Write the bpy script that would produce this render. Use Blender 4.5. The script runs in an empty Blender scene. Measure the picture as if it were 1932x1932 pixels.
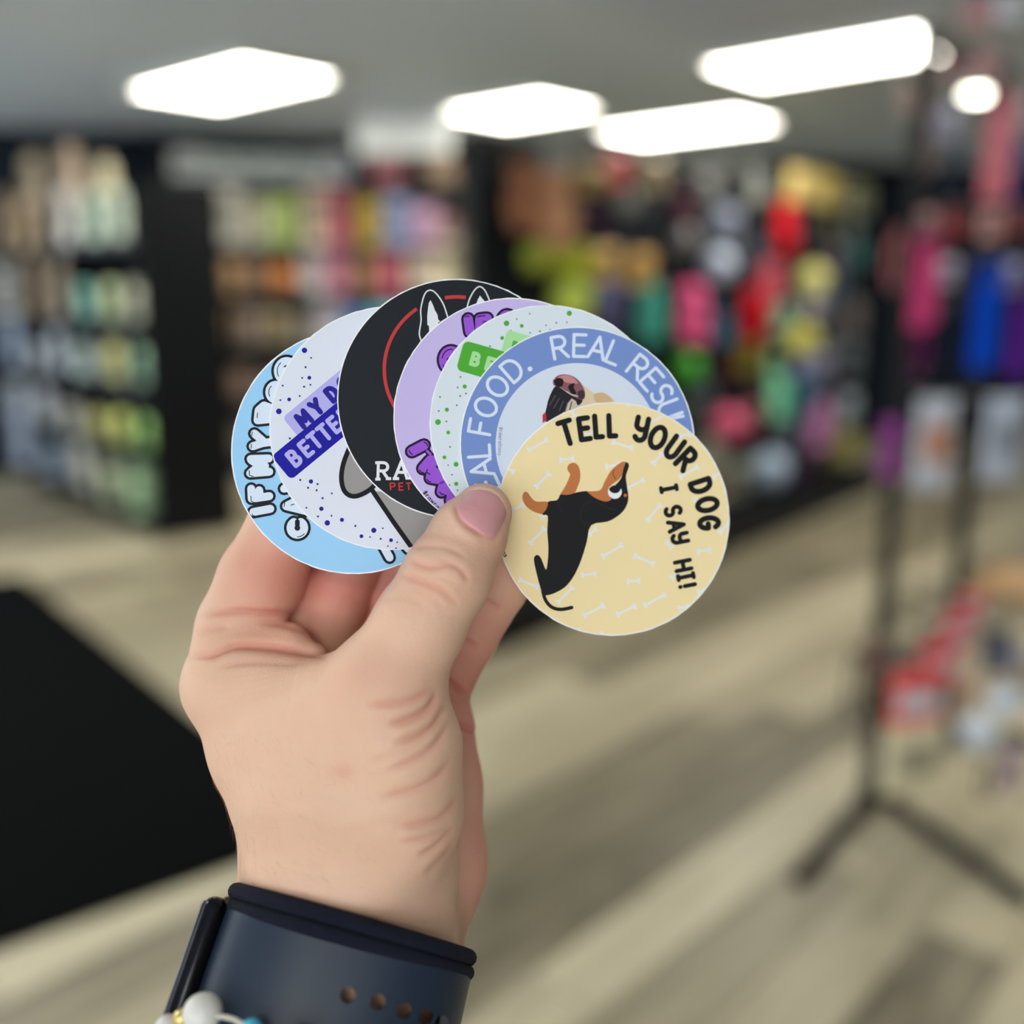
import bpy, bmesh, math, random
import numpy as np
from mathutils import Vector, Matrix

random.seed(11)
scene = bpy.context.scene
COL = scene.collection

# ------------------------------------------------------------------ camera
F = 1937.0                                  # focal length in photo pixels (1932 px frame)
PITCH = math.atan((966 - 560) / F)
CAM_H = 1.45
FOCUS = 0.273
cam_d = bpy.data.cameras.new('camera')
cam = bpy.data.objects.new('camera', cam_d)
COL.objects.link(cam)
cam.location = (0, 0, CAM_H)
cam.rotation_euler = (math.pi / 2 - PITCH, 0, 0)
cam_d.sensor_width = 36.0
cam_d.lens = 36.0 * F / 1932.0
cam_d.clip_start = 0.01
cam_d.dof.use_dof = True
cam_d.dof.focus_distance = FOCUS
cam_d.dof.aperture_fstop = 3.6
scene.camera = cam

# ------------------------------------------------------------------ light and exposure
world = bpy.data.worlds.new('daylight')
scene.world = world
world.use_nodes = True
bg = world.node_tree.nodes['Background']
bg.inputs['Color'].default_value = (0.88, 0.95, 1.03, 1)
bg.inputs['Strength'].default_value = 2.55
PANEL_LIGHT = 15.5
scene.view_settings.view_transform = 'Standard'
scene.view_settings.look = 'None'
scene.view_settings.gamma = 1.0
scene.view_settings.use_curve_mapping = False
scene.view_settings.exposure = 0.27
scene.cycles.max_bounces = 5
scene.cycles.diffuse_bounces = 4
scene.cycles.use_adaptive_sampling = True
scene.cycles.adaptive_threshold = 0.035
scene.cycles.use_denoising = True
scene.cycles.sample_clamp_indirect = 6.0

# ------------------------------------------------------------------ camera geometry helpers
FWD = np.array([0, math.cos(PITCH), -math.sin(PITCH)])
UPV = np.array([0, math.sin(PITCH), math.cos(PITCH)])
RGT = np.array([1.0, 0, 0])
CAM = np.array([0, 0, CAM_H])

def W(px, py, d):
    """world point that lies at depth d (m) under a photo pixel"""
    return CAM + (FWD + RGT * (px - 966) / F + UPV * (966 - py) / F) * d

def on_z(px, py, z):
    r = FWD + RGT * (px - 966) / F + UPV * (966 - py) / F
    return CAM + r * ((z - CAM_H) / r[2])

def on_v(px, py, P, N):
    """world point where the pixel's line of sight meets the upright plane through P with normal N"""
    r = FWD + RGT * (px - 966) / F + UPV * (966 - py) / F
    n = np.array([N[0], N[1], 0.0])
    return CAM + r * (np.dot(np.array([P[0], P[1], 0.0]) - CAM * np.array([1, 1, 0]), n) / np.dot(r, n))

# ------------------------------------------------------------------ materials
def lin(c):
    o = []
    for v in c[:3]:
        v = v / 255.0
        o.append(v / 12.92 if v <= 0.04045 else ((v + 0.055) / 1.055) ** 2.4)
    return (o[0], o[1], o[2], 1.0)

MATS = {}
def mat(name, rgb=None, rough=0.5, spec=0.5, metal=0.0, emit=None, estr=0.0, bump=0.0, bscale=200.0, coat=0.0, noise=0.0, nscale=8.0):
    if name in MATS:
        return MATS[name]
    m = bpy.data.materials.new(name)
    m.use_nodes = True
    nt = m.node_tree
    b = nt.nodes['Principled BSDF']
    if rgb is not None:
        b.inputs['Base Color'].default_value = lin(rgb)
    b.inputs['Roughness'].default_value = rough
    b.inputs['Specular IOR Level'].default_value = spec
    b.inputs['Metallic'].default_value = metal
    b.inputs['Coat Weight'].default_value = coat
    if emit is not None:
        b.inputs['Emission Color'].default_value = lin(emit)
        b.inputs['Emission Strength'].default_value = estr
    if noise > 0:
        n = nt.nodes.new('ShaderNodeTexNoise'); n.inputs['Scale'].default_value = nscale
        mx = nt.nodes.new('ShaderNodeMix'); mx.data_type = 'RGBA'; mx.blend_type = 'MULTIPLY'
        mx.inputs['Factor'].default_value = noise
        mx.inputs[6].default_value = lin(rgb)
        nt.links.new(n.outputs['Fac'], mx.inputs[7])
        nt.links.new(mx.outputs[2], b.inputs['Base Color'])
    if bump > 0:
        tc = nt.nodes.new('ShaderNodeTexCoord')
        n = nt.nodes.new('ShaderNodeTexNoise'); n.inputs['Scale'].default_value = bscale
        n.inputs['Detail'].default_value = 4
        bp = nt.nodes.new('ShaderNodeBump'); bp.inputs['Strength'].default_value = bump
        bp.inputs['Distance'].default_value = 0.001
        nt.links.new(tc.outputs['Object'], n.inputs['Vector'])
        nt.links.new(n.outputs['Fac'], bp.inputs['Height'])
        nt.links.new(bp.outputs['Normal'], b.inputs['Normal'])
    MATS[name] = m
    return m

def objcol_mat(name, rough=0.5, spec=0.4, noise=0.25, nscale=6.0):
    """material whose colour is the object's own colour, with a little mottling"""
    m = bpy.data.materials.new(name); m.use_nodes = True
    nt = m.node_tree; b = nt.nodes['Principled BSDF']
    oi = nt.nodes.new('ShaderNodeObjectInfo')
    tc = nt.nodes.new('ShaderNodeTexCoord')
    n = nt.nodes.new('ShaderNodeTexNoise'); n.inputs['Scale'].default_value = nscale
    mr = nt.nodes.new('ShaderNodeMapRange')
    mr.inputs['To Min'].default_value = 1 - noise; mr.inputs['To Max'].default_value = 1 + noise * 0.5
    mx = nt.nodes.new('ShaderNodeMix'); mx.data_type = 'RGBA'; mx.blend_type = 'MULTIPLY'
    mx.inputs['Factor'].default_value = 1
    nt.links.new(tc.outputs['Object'], n.inputs['Vector'])
    nt.links.new(n.outputs['Fac'], mr.inputs['Value'])
    nt.links.new(oi.outputs['Color'], mx.inputs[6])
    nt.links.new(mr.outputs['Result'], mx.inputs[7])
    nt.links.new(mx.outputs[2], b.inputs['Base Color'])
    b.inputs['Roughness'].default_value = rough
    b.inputs['Specular IOR Level'].default_value = spec
    return m

# ------------------------------------------------------------------ object helpers
def link(name, mesh, parent=None, m=None):
    o = bpy.data.objects.new(name, mesh)
    COL.objects.link(o)
    if m is not None and mesh is not None and not mesh.materials:
        mesh.materials.append(m)
    if parent is not None:
        o.parent = parent
    return o

def tag(o, label=None, cat=None, group=None, kind=None):
    if label: o['label'] = label
    if cat: o['category'] = cat
    if group: o['group'] = group
    if kind: o['kind'] = kind
    return o

def pyd(name, verts, faces, smooth=False):
    me = bpy.data.meshes.new(name)
    me.from_pydata([tuple(v) for v in verts], [], faces)
    me.update()
    if smooth:
        me.polygons.foreach_set('use_smooth', [True] * len(me.polygons))
    return me

def bm_mesh(name, bm, smooth=False):
    bmesh.ops.recalc_face_normals(bm, faces=bm.faces)
    me = bpy.data.meshes.new(name)
    bm.to_mesh(me); bm.free()
    if smooth:
        me.polygons.foreach_set('use_smooth', [True] * len(me.polygons))
    return me

def bm_box(bm, c, s, rz=0.0, bev=0.0):
    r = bmesh.ops.create_cube(bm, size=1.0)
    vs = r['verts']
    M = Matrix.Translation(Vector(c)) @ Matrix.Rotation(rz, 4, 'Z') @ Matrix.Diagonal((s[0], s[1], s[2], 1))
    bmesh.ops.transform(bm, matrix=M, verts=vs)
    if bev > 0:
        es = list({e for v in vs for e in v.link_edges})
        bmesh.ops.bevel(bm, geom=es, offset=bev, segments=2, affect='EDGES', profile=0.5)

def box(name, c, s, m, parent=None, rz=0.0, bev=0.0):
    bm = bmesh.new(); bm_box(bm, (0, 0, 0), s, 0, bev)
    o = link(name, bm_mesh(name, bm), parent, m)
    o.location = c; o.rotation_euler = (0, 0, rz)
    return o

def tube_mesh(name, pts, r, seg=10, closed=False):
    pts = [Vector(p) for p in pts]
    n = len(pts)
    rad = r if isinstance(r, (list, tuple)) else [r] * n
    verts, faces = [], []
    prev = None
    for i, p in enumerate(pts):
        if closed:
            t = (pts[(i + 1) % n] - pts[i - 1]).normalized()
        else:
            t = (pts[min(i + 1, n - 1)] - pts[max(i - 1, 0)]).normalized()
        if prev is None:
            ref = Vector((0, 0, 1)) if abs(t.z) < 0.9 else Vector((1, 0, 0))
            u = t.cross(ref).normalized()
        else:
            u = (prev - t * prev.dot(t)).normalized()
        prev = u
        v = t.cross(u)
        for k in range(seg):
            a = 2 * math.pi * k / seg
            verts.append(p + (u * math.cos(a) + v * math.sin(a)) * rad[i])
    m = n if closed else n - 1
    for i in range(m):
        for k in range(seg):
            a = i * seg + k; b = i * seg + (k + 1) % seg
            j = (i + 1) % n
            faces.append((a, b, j * seg + (k + 1) % seg, j * seg + k))
    if not closed:
        faces.append(tuple(reversed(range(seg))))
        faces.append(tuple((n - 1) * seg + k for k in range(seg)))
    return pyd(name, verts, faces, True)

def tube(name, pts, r, m, parent=None, seg=10, closed=False):
    return link(name, tube_mesh(name, pts, r, seg, closed), parent, m)

def lathe_mesh(name, prof, seg=20):
    """prof: list of (r, z)"""
    verts, faces = [], []
    for (r, z) in prof:
        for k in range(seg):
            a = 2 * math.pi * k / seg
            verts.append((r * math.cos(a), r * math.sin(a), z))
    for i in range(len(prof) - 1):
        for k in range(seg):
            faces.append((i * seg + k, i * seg + (k + 1) % seg, (i + 1) * seg + (k + 1) % seg, (i + 1) * seg + k))
    faces.append(tuple(reversed(range(seg))))
    faces.append(tuple((len(prof) - 1) * seg + k for k in range(seg)))
    return pyd(name, verts, faces, True)

# directions of the shop's floor grid
YAW = math.radians(42.5)
DB = np.array([math.sin(YAW), math.cos(YAW)])        # planks run this way (to the right, away)
DA = np.array([-math.cos(YAW), math.sin(YAW)])       # lamps run this way (to the left, away)
# ================================================================== THE ROOM
CEIL = 2.75
M_WALL = mat('wall_paint_navy', (26, 36, 46), 0.8, 0.2)
M_WALLW = mat('wall_paint_light', (190, 190, 186), 0.7)
M_CEIL = mat('ceiling_paint_grey', (222, 236, 252), 0.55)
M_BLACK = mat('black_steel', (16, 18, 22), 0.5, 0.25)
M_GAP = mat('floor_underlay', (70, 62, 50), 0.8)
M_FRAME = mat('window_frame_metal', (60, 62, 64), 0.4, metal=0.6)

# floor: underlay plus planks, each a child
fl = box('floor', (0.5, 4.0, -0.03), (15.5, 15.5, 0.04), M_GAP)
tag(fl, 'dark underlay and joints of the vinyl plank floor', kind='structure')

def plank_material():
    m = bpy.data.materials.new('wood_look_vinyl'); m.use_nodes = True
    nt = m.node_tree; b = nt.nodes['Principled BSDF']
    tc = nt.nodes.new('ShaderNodeTexCoord')
    oi = nt.nodes.new('ShaderNodeObjectInfo')
    mp = nt.nodes.new('ShaderNodeMapping'); mp.inputs['Scale'].default_value = (0.8, 9.0, 1)
    cb = nt.nodes.new('ShaderNodeCombineXYZ')
    ml = nt.nodes.new('ShaderNodeMath'); ml.operation = 'MULTIPLY'; ml.inputs[1].default_value = 37.0
    nt.links.new(oi.outputs['Random'], ml.inputs[0])
    nt.links.new(ml.outputs[0], cb.inputs[0]); nt.links.new(ml.outputs[0], cb.inputs[1])
    nt.links.new(cb.outputs[0], mp.inputs['Location'])
    nt.links.new(tc.outputs['Object'], mp.inputs['Vector'])
    n = nt.nodes.new('ShaderNodeTexNoise'); n.inputs['Scale'].default_value = 2.2; n.inputs['Detail'].default_value = 6
    n.inputs['Roughness'].default_value = 0.6
    nt.links.new(mp.outputs[0], n.inputs['Vector'])
    # plank-to-plank tone plus streaks along the plank
    ad = nt.nodes.new('ShaderNodeMath'); ad.operation = 'MULTIPLY_ADD'
    ad.inputs[1].default_value = 0.44
    nt.links.new(oi.outputs['Random'], ad.inputs[0])
    s2 = nt.nodes.new('ShaderNodeMath'); s2.operation = 'MULTIPLY'; s2.inputs[1].default_value = 0.62
    nt.links.new(n.outputs['Fac'], s2.inputs[0]); nt.links.new(s2.outputs[0], ad.inputs[2])
    cr = nt.nodes.new('ShaderNodeValToRGB')
    e = cr.color_ramp.elements
    e[0].position = 0.26; e[0].color = lin((100, 92, 76))
    e[1].position = 0.88; e[1].color = lin((218, 208, 180))
    k = cr.color_ramp.elements.new(0.55); k.color = lin((170, 160, 135))
    nt.links.new(ad.outputs[0], cr.inputs['Fac']); nt.links.new(cr.outputs['Color'], b.inputs['Base Color'])
    b.inputs['Roughness'].default_value = 0.42
    b.inputs['Specular IOR Level'].default_value = 0.4
    return m
M_PLANK = plank_material()
PL, PW = 1.55, 0.19
bm = bmesh.new(); bm_box(bm, (0, 0, 0), (PL - 0.005, PW - 0.005, 0.012), 0, 0.002)
plank_me = bm_mesh('plank', bm); plank_me.materials.append(M_PLANK)
n_pl = 0
cand = []
for j in range(-40, 70):
    off = random.random() * PL
    for i in range(-7, 12):
        s = i * PL + off; v = j * PW
        p = DB * s + np.array([DB[1], -DB[0]]) * v + np.array([-2.0, 3.0])
        if not (-6.8 < p[0] < 7.6 and -2.7 < p[1] < 11.2):
            continue
        if p[1] < 0.9 and abs(p[0]) > 2.0:
            continue
        # keep what the view shows or nearly shows
        if p[1] > 0.9 and abs(p[0]) > 0.62 * p[1] + 1.25:
            continue
        if p[1] < 0.9:
            continue
        cand.append((p[1], p))
cand.sort(key=lambda c: c[0])
for _, p in cand[:298]:
    o = bpy.data.objects.new('plank', plank_me); COL.objects.link(o); o.parent = fl
    o.matrix_parent_inverse = Matrix.Identity(4)
    o.location = (p[0] - 0.5, p[1] - 4.0, 0.03 - 0.006)
    o.rotation_euler = (0, 0, math.atan2(DB[1], DB[0]))
    n_pl += 1
# the rest of the floor, beyond the counted planks, as one plank sheet just below them
sh = box('far_planks', (0, 0, 0.0215), (15.5, 15.5, 0.003), M_PLANK, fl)
sh['kind'] = 'stuff'

ce = box('ceiling', (0.5, 4.0, CEIL + 0.05), (15.5, 15.5, 0.1), M_CEIL)
tag(ce, 'smooth grey painted ceiling of the shop', kind='structure')

# back wall runs slightly away to the right
BW0 = np.array([-4.01, 8.49]); BW1 = np.array([3.9, 10.79])
BWD = (BW1 - BW0) / np.linalg.norm(BW1 - BW0)
BWN = np.array([BWD[1], -BWD[0]])
mid = (BW0 + BW1) / 2 - BWN * 0.06
wb = box('wall_back', (mid[0], mid[1], CEIL / 2), (14.2, 0.12, CEIL), M_WALL, rz=math.atan2(BWD[1], BWD[0]))
tag(wb, 'dark navy back wall behind the shelving', kind='structure')
# left wall: glazed shop front in its nearer half
LX, LY0, LY1 = -6.6, 0.6, 7.6
wl = box('wall_left', (LX, 3.0, 0.175), (0.12, 11.5, 0.35), M_WALLW); tag(wl, 'light wall at the left of the shop', kind='structure')
for c, s in (((LX, 3.0, 2.65), (0.12, 11.5, 0.2)), ((LX, (LY0 - 2.75) / 2, 1.45), (0.12, LY0 + 2.75, 2.2)), ((LX, (LY1 + 8.75) / 2, 1.45), (0.12, 8.75 - LY1, 2.2))):
    o = box('wall_section', c, s, M_WALLW, wl); o.location = (c[0] - LX, c[1] - 3.0, c[2] - 0.175)
wr = box('wall_right', (7.2, 4.2, CEIL / 2), (0.12, 14.0, CEIL), M_WALLW); tag(wr, 'light wall at the right of the shop', kind='structure')

# shop front behind the camera: wall with a wide glazed opening
FY = -2.6
X0, X1, Z0, Z1 = -6.0, 1.0, 0.35, 2.55
wf = box('wall_front', (0.3, FY, Z0 / 2), (13.8, 0.14, Z0), M_WALLW); tag(wf, 'low wall under the shop window', kind='structure')
for nm, c, s in (('wall_section', (0.3, FY, (Z1 + CEIL) / 2), (13.8, 0.14, CEIL - Z1)),
                 ('wall_section', ((-6.6 + X0) / 2, FY, (Z0 + Z1) / 2), (X0 + 6.6, 0.14, Z1 - Z0)),
                 ('wall_section', ((7.2 + X1) / 2, FY, (Z0 + Z1) / 2), (7.2 - X1, 0.14, Z1 - Z0))):
    o = box(nm, c, s, M_WALLW, wf); o.location = (c[0] - 0.3, c[1] - FY, c[2] - Z0 / 2)
gm = bpy.data.materials.new('clear_glass'); gm.use_nodes = True
gnt = gm.node_tree; gnt.nodes.remove(gnt.nodes['Principled BSDF'])
t_ = gnt.nodes.new('ShaderNodeBsdfTransparent'); g_ = gnt.nodes.new('ShaderNodeBsdfGlossy'); g_.inputs['Roughness'].default_value = 0.02
mx_ = gnt.nodes.new('ShaderNodeMixShader'); mx_.inputs['Fac'].default_value = 0.06
gnt.links.new(t_.outputs[0], mx_.inputs[1]); gnt.links.new(g_.outputs[0], mx_.inputs[2])
gnt.links.new(mx_.outputs[0], gnt.nodes['Material Output'].inputs['Surface'])
WIN = [0]
def window(c, w, h, rz):
    WIN[0] += 1
    e = link('window_%d' % WIN[0], None); e.location = c; e.rotation_euler = (0, 0, rz)
    tag(e, 'tall shop front window pane in grey metal frame', kind='structure')
    bm = bmesh.new()
    for q, sz in (((-w / 2 + .03, 0, 0), (.06, .08, h)), ((w / 2 - .03, 0, 0), (.06, .08, h)), ((0, 0, h / 2 - .03), (w, .08, .06)), ((0, 0, -h / 2 + .03), (w, .08, .06))):
        bm_box(bm, q, sz)
    link('window_frame', bm_mesh('window_frame', bm), e, M_FRAME)
    box('pane', (0, 0, 0), (w - .12, .006, h - .12), gm, e)
def portal(c, w, h, rz):
    pl = bpy.data.lights.new('window_portal', 'AREA'); pl.shape = 'RECTANGLE'; pl.size = w; pl.size_y = h
    pl.cycles.is_portal = True
    po = bpy.data.objects.new('window_portal', pl); COL.objects.link(po)
    po.location = c; po.rotation_euler = (-math.pi / 2, 0, rz)
nw = 4
for i in range(nw):
    a = X0 + (X1 - X0) * i / nw; b = X0 + (X1 - X0) * (i + 1) / nw
    window(((a + b) / 2, FY, (Z0 + Z1) / 2), b - a, Z1 - Z0, 0)
    a = LY0 + (LY1 - LY0) * i / nw; b = LY0 + (LY1 - LY0) * (i + 1) / nw
    window((LX, (a + b) / 2, (Z0 + Z1) / 2), b - a, Z1 - Z0, math.pi / 2)
portal(((X0 + X1) / 2, FY + 0.12, (Z0 + Z1) / 2), X1 - X0, Z1 - Z0, 0)
portal((LX + 0.12, (LY0 + LY1) / 2, (Z0 + Z1) / 2), LY1 - LY0, Z1 - Z0, -math.pi / 2)

# grey pilaster on the back wall
pp = on_v(888, 400, BW0 + BWN * 0.1, BWN)
pil = box('trim_1', (pp[0], pp[1], CEIL / 2), (0.26, 0.2, CEIL), mat('pilaster_grey', (120, 127, 124), 0.6), rz=math.atan2(BWD[1], BWD[0]))
tag(pil, 'grey square pilaster against the dark back wall', kind='structure')

# ------------------------------------------------------------------ ceiling lamps
M_DIFF = mat('lamp_diffuser', (255, 252, 240), 0.6, emit=(255, 251, 236), estr=PANEL_LIGHT)
M_LFR = mat('lamp_frame_white', (225, 225, 220), 0.5)
def ceiling_lamp(x, y, label, L=1.26):
    e = link('ceiling_lamp', None); e.location = (x, y, CEIL)
    e.rotation_euler = (0, 0, math.atan2(DA[1], DA[0]))
    tag(e, label, 'ceiling lamp', 'lit panel lamps on the shop ceiling')
    Wd = 0.66
    bm = bmesh.new()
    for c, s in (((0, Wd / 2, -.02), (L + .04, .04, .05)), ((0, -Wd / 2, -.02), (L + .04, .04, .05)), ((L / 2, 0, -.02), (.04, Wd, .05)), ((-L / 2, 0, -.02), (.04, Wd, .05))):
        bm_box(bm, c, s)
    link('frame', bm_mesh('frame', bm), e, M_LFR)
    box('diffuser', (0, 0, -0.022), (L - .04, Wd - .04, 0.03), M_DIFF, e)
def lamp_px(corners):
    return np.mean([on_z(x, y, CEIL)[:2] for x, y in corners], axis=0)
for cs, lb in (([(250, 160), (430, 90), (640, 127), (430, 197)], 'lit ceiling panel lamp at upper left, whole diamond shape in view'),
               ([(1368, 118), (1508, 155), (1813, 58), (1658, 28)], 'lit ceiling panel lamp at upper right, the largest of the four'),
               ([(885, 210), (915, 237), (1130, 185), (1030, 148)], 'lit ceiling panel lamp beside the grey pilaster, above the sticker fan'),
               ([(1150, 235), (1215, 267), (1460, 225), (1380, 187)], 'farthest lit ceiling panel lamp, above the wall poster')):
    p = lamp_px(cs); ceiling_lamp(p[0], p[1], lb, 0.9 if 'pilaster' in lb else 1.26)
for a, b, lb in ((0.4, 3.7, 'lit ceiling panel lamp above the product rack'),
                 (5.6, 1.6, 'lit ceiling panel lamp over the left wall side'), (-1.4, -2.0, 'lit ceiling panel lamp behind the camera near the shop window'),
                 (2.9, -0.6, 'lit ceiling panel lamp behind the camera at left')):
    p = DA * a + DB * b; ceiling_lamp(p[0], p[1], lb)
# small round downlight seen between the goods on the rack
p = on_z(1845, 178, CEIL - 0.02)
e = link('downlight', None); e.location = (p[0], p[1], CEIL); tag(e, 'small round ceiling downlight glowing behind the product rack', 'ceiling lamp')
link('trim_ring', lathe_mesh('trim_ring', [(0.085, -0.001), (0.10, -0.004), (0.10, -0.012), (0.085, -0.016)], 24), e, M_LFR)
link('lens', lathe_mesh('lens', [(0.07, -0.03), (0.084, -0.02), (0.084, -0.017)], 24), e, mat('downlight_lens', (255, 250, 235), 0.5, emit=(255, 249, 230), estr=14))

# hanging blank sign under the ceiling
c0 = on_z(672, 216, 2.70); dS = c0[1]
sg = link('hanging_sign', None)
cw = W(762, 254, np.dot(c0 - CAM, FWD)); sg.location = tuple(cw)
tag(sg, 'pale grey rectangular sign board hung from the ceiling', 'sign')
wS = 178 / F * np.dot(c0 - CAM, FWD); hS = 72 / F * np.dot(c0 - CAM, FWD)
box('board', (0, 0, 0), (wS, 0.03, hS), mat('sign_board', (240, 244, 243), 0.5), sg, bev=0.006)
for s in (-1, 1):
    tube('wire', [(s * wS * 0.4, 0, hS / 2 - .01), (s * wS * 0.4, 0, CEIL - cw[2])], 0.003, M_BLACK, sg, 6)

# poster on the back wall (dark animal-like shapes on pale ground, unreadable)
pc = on_v(1360, 325, BW0 + BWN * 0.03, BWN)
s_ = np.dot(pc - CAM, FWD) / F
ps = link('wall_poster', None); ps.location = tuple(pc); ps.rotation_euler = (0, 0, math.atan2(BWD[1], BWD[0]))
tag(ps, 'pale grey wall poster with dark shapes, above the long pegboard display', 'poster')
box('sheet', (0, 0, 0), (180 * s_, 0.02, 135 * s_), mat('poster_sheet', (240, 243, 242), 0.6), ps)
for sx in (-0.22, 0.22):
    bm = bmesh.new()
    r = bmesh.ops.create_uvsphere(bm, u_segments=14, v_segments=8, radius=1.0)
    bmesh.ops.transform(bm, matrix=Matrix.Translation((sx * 180 * s_, -0.012, -0.18 * 135 * s_)) @ Matrix.Diagonal((26 * s_, 0.006, 42 * s_, 1)), verts=bm.verts)
    link('printed_shape', bm_mesh('printed_shape', bm, True), ps, mat('poster_ink', (70, 74, 76), 0.6))

# black runner mat on the floor
mc = [on_z(40, 1083, 0.012)[:2], on_z(629, 1563, 0.012)[:2]]
dM = (mc[1] - mc[0]) / np.linalg.norm(mc[1] - mc[0])
nM = np.array([dM[1], -dM[0]])
if np.dot(nM, -mc[1]) < 0: nM = -nM
nM = np.array([-dM[1], dM[0]]) if np.dot(np.array([-dM[1], dM[0]]), np.array([-0.6, -0.65])) > 0 else np.array([dM[1], -dM[0]])
wM = 0.95
q = [mc[0], mc[1], mc[1] + nM * wM, mc[0] + nM * wM]
ctr = sum(q) / 4
lM = np.linalg.norm(mc[1] - mc[0])
bm = bmesh.new(); bm_box(bm, (0, 0, 0), (lM, wM, 0.012), 0, 0.004)
mt = link('floor_mat', bm_mesh('floor_mat', bm), None, mat('black_rubber', (5, 6, 8), 0.9, 0.05, bump=0.4, bscale=120))
mt.location = (ctr[0], ctr[1], 0.0065); mt.rotation_euler = (0, 0, math.atan2(dM[1], dM[0]))
tag(mt, 'large black rubber runner mat on the plank floor, left of the hand', 'mat')
# ================================================================== THE HAND (one continuous skin, grown from a distance field)
def cs(px, py, dmm):
    d = dmm / 1000.0
    return np.array([(px - 966) / F * d, (966 - py) / F * d, d])

def cam_to_world(a):
    a = np.asarray(a)
    return CAM + a[..., 0:1] * RGT + a[..., 1:2] * UPV + a[..., 2:3] * FWD

VOX = 0.00055
LO = np.array([-0.1, -0.272, 0.172]); HI = np.array([0.018, 0.032, 0.342])
NG = np.ceil((HI - LO) / VOX).astype(int) + 1
FIELD = np.full(NG, 0.02, dtype=np.float32)

def prim(a, b, ra, rb, k, zs=1.0):
    """tapered limb piece from a to b (photo px, px, depth mm) with radii in mm, blended with width k mm"""
    a = cs(*a); b = cs(*b); ra /= 1000.; rb /= 1000.; k /= 1000.
    m = max(ra, rb) * max(1, zs) + k + 0.003
    lo = np.maximum(((np.minimum(a, b) - m - LO) / VOX).astype(int), 0)
    hi = np.minimum(((np.maximum(a, b) + m - LO) / VOX).astype(int) + 2, NG)
    if np.any(hi <= lo): return
    ax = [(LO[i] + np.arange(lo[i], hi[i]) * VOX).astype(np.float32) for i in range(3)]
    X, Y, Z = np.meshgrid(*ax, indexing='ij')
    ba = (b - a).astype(np.float32); bb = float(np.dot(ba, ba)) + 1e-12
    h = np.clip(((X - a[0]) * ba[0] + (Y - a[1]) * ba[1] + (Z - a[2]) * ba[2]) / bb, 0, 1)
    dx = X - a[0] - h * ba[0]; dy = Y - a[1] - h * ba[1]; dz = (Z - a[2] - h * ba[2]) / zs
    d = np.sqrt(dx * dx + dy * dy + dz * dz) - (ra + (rb - ra) * h)
    sl = tuple(slice(lo[i], hi[i]) for i in range(3))
    f = FIELD[sl]
    t = np.clip(0.5 + 0.5 * (d - f) / k, 0, 1)
    FIELD[sl] = d + (f - d) * t - k * t * (1 - t)

# forearm and wrist
prim((655, 1660, 280), (640, 1800, 275), 29.6, 29.4, 6, 0.72)
prim((640, 1800, 275), (588, 2020, 262), 29.4, 29.2, 6, 0.76)
prim((588, 2020, 262), (470, 3050, 216), 29.2, 33, 8, 0.8)
# back of the hand along the index metacarpal (left outline)
prim((438, 1296, 287), (496, 1420, 285), 12.4, 13.0, 7)
prim((496, 1420, 285), (556, 1550, 283), 13.0, 14.0, 7)
prim((556, 1550, 283), (566, 1690, 283), 14.0, 14.5, 7)
# deeper palm
prim((540, 1320, 303), (640, 1560, 298), 14, 18, 10)
prim((640, 1350, 316), (680, 1560, 303), 14, 18, 10)
prim((740, 1370, 318), (730, 1580, 303), 13, 17, 10)
prim((812, 1375, 306), (800, 1590, 300), 11, 16, 8)
prim((838, 1362, 304), (832, 1480, 302), 8.2, 10.5, 6)
prim((832, 1480, 302), (822, 1640, 300), 10.5, 13.0, 6)
prim((822, 1640, 300), (760, 1790, 292), 13.0, 17.0, 8)
prim((436, 1292, 288), (452, 1180, 291), 12.3, 11.4, 5)
# thenar mass and thumb metacarpal (near side)
prim((728, 1300, 263), (748, 1410, 265), 13.4, 15.4, 5)
prim((748, 1410, 265), (735, 1530, 269), 15.4, 17.2, 7)
prim((735, 1530, 269), (700, 1640, 275), 17.2, 17.5, 9)
prim((600, 1420, 272), (610, 1580, 272), 16, 19, 14)
prim((610, 1580, 272), (625, 1680, 275), 19, 17, 12)
prim((690, 1330, 266), (560, 1400, 276), 12, 12, 12)
# web between thumb and index
prim((640, 1290, 274), (520, 1300, 281), 6.5, 7.5, 9)
prim((520, 1300, 281), (440, 1290, 286), 8.5, 10.5, 7)
# thumb
prim((728, 1300, 263), (790, 1180, 262.5), 13.2, 11.6, 6)
prim((790, 1180, 262.5), (843, 1088, 263), 11.6, 11.2, 3)
prim((843, 1088, 263), (884, 1010, 267), 10.9, 9.6, 3)
prim((884, 1010, 267), (911, 966, 270), 9.7, 7.6, 3)
# index finger base pad, proximal and further joints
prim((420, 1205, 287), (545, 1212, 286), 7.4, 5.6, 3.0)
prim((470, 1215, 288), (590, 1240, 284), 6.0, 4.0, 3.0)
prim((447, 1178, 292), (494, 1092, 291), 11.0, 12.2, 2.2)
prim((494, 1092, 291), (540, 990, 290), 12.0, 10.5, 2)
prim((540, 990, 290), (640, 880, 289), 10.3, 8.8, 2)
prim((640, 880, 289), (720, 830, 290), 8.8, 7.5, 2)
prim((566, 1180, 302), (590, 1110, 302), 7.0, 7.5, 2)
# middle finger
prim((590, 1240, 310), (634, 1128, 302), 10.5, 10.4, 1.2)
prim((634, 1128, 302), (690, 1010, 301), 10.2, 9.2, 1.0)
prim((690, 1010, 301), (790, 900, 293), 9.0, 7.6, 1.0)
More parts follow.
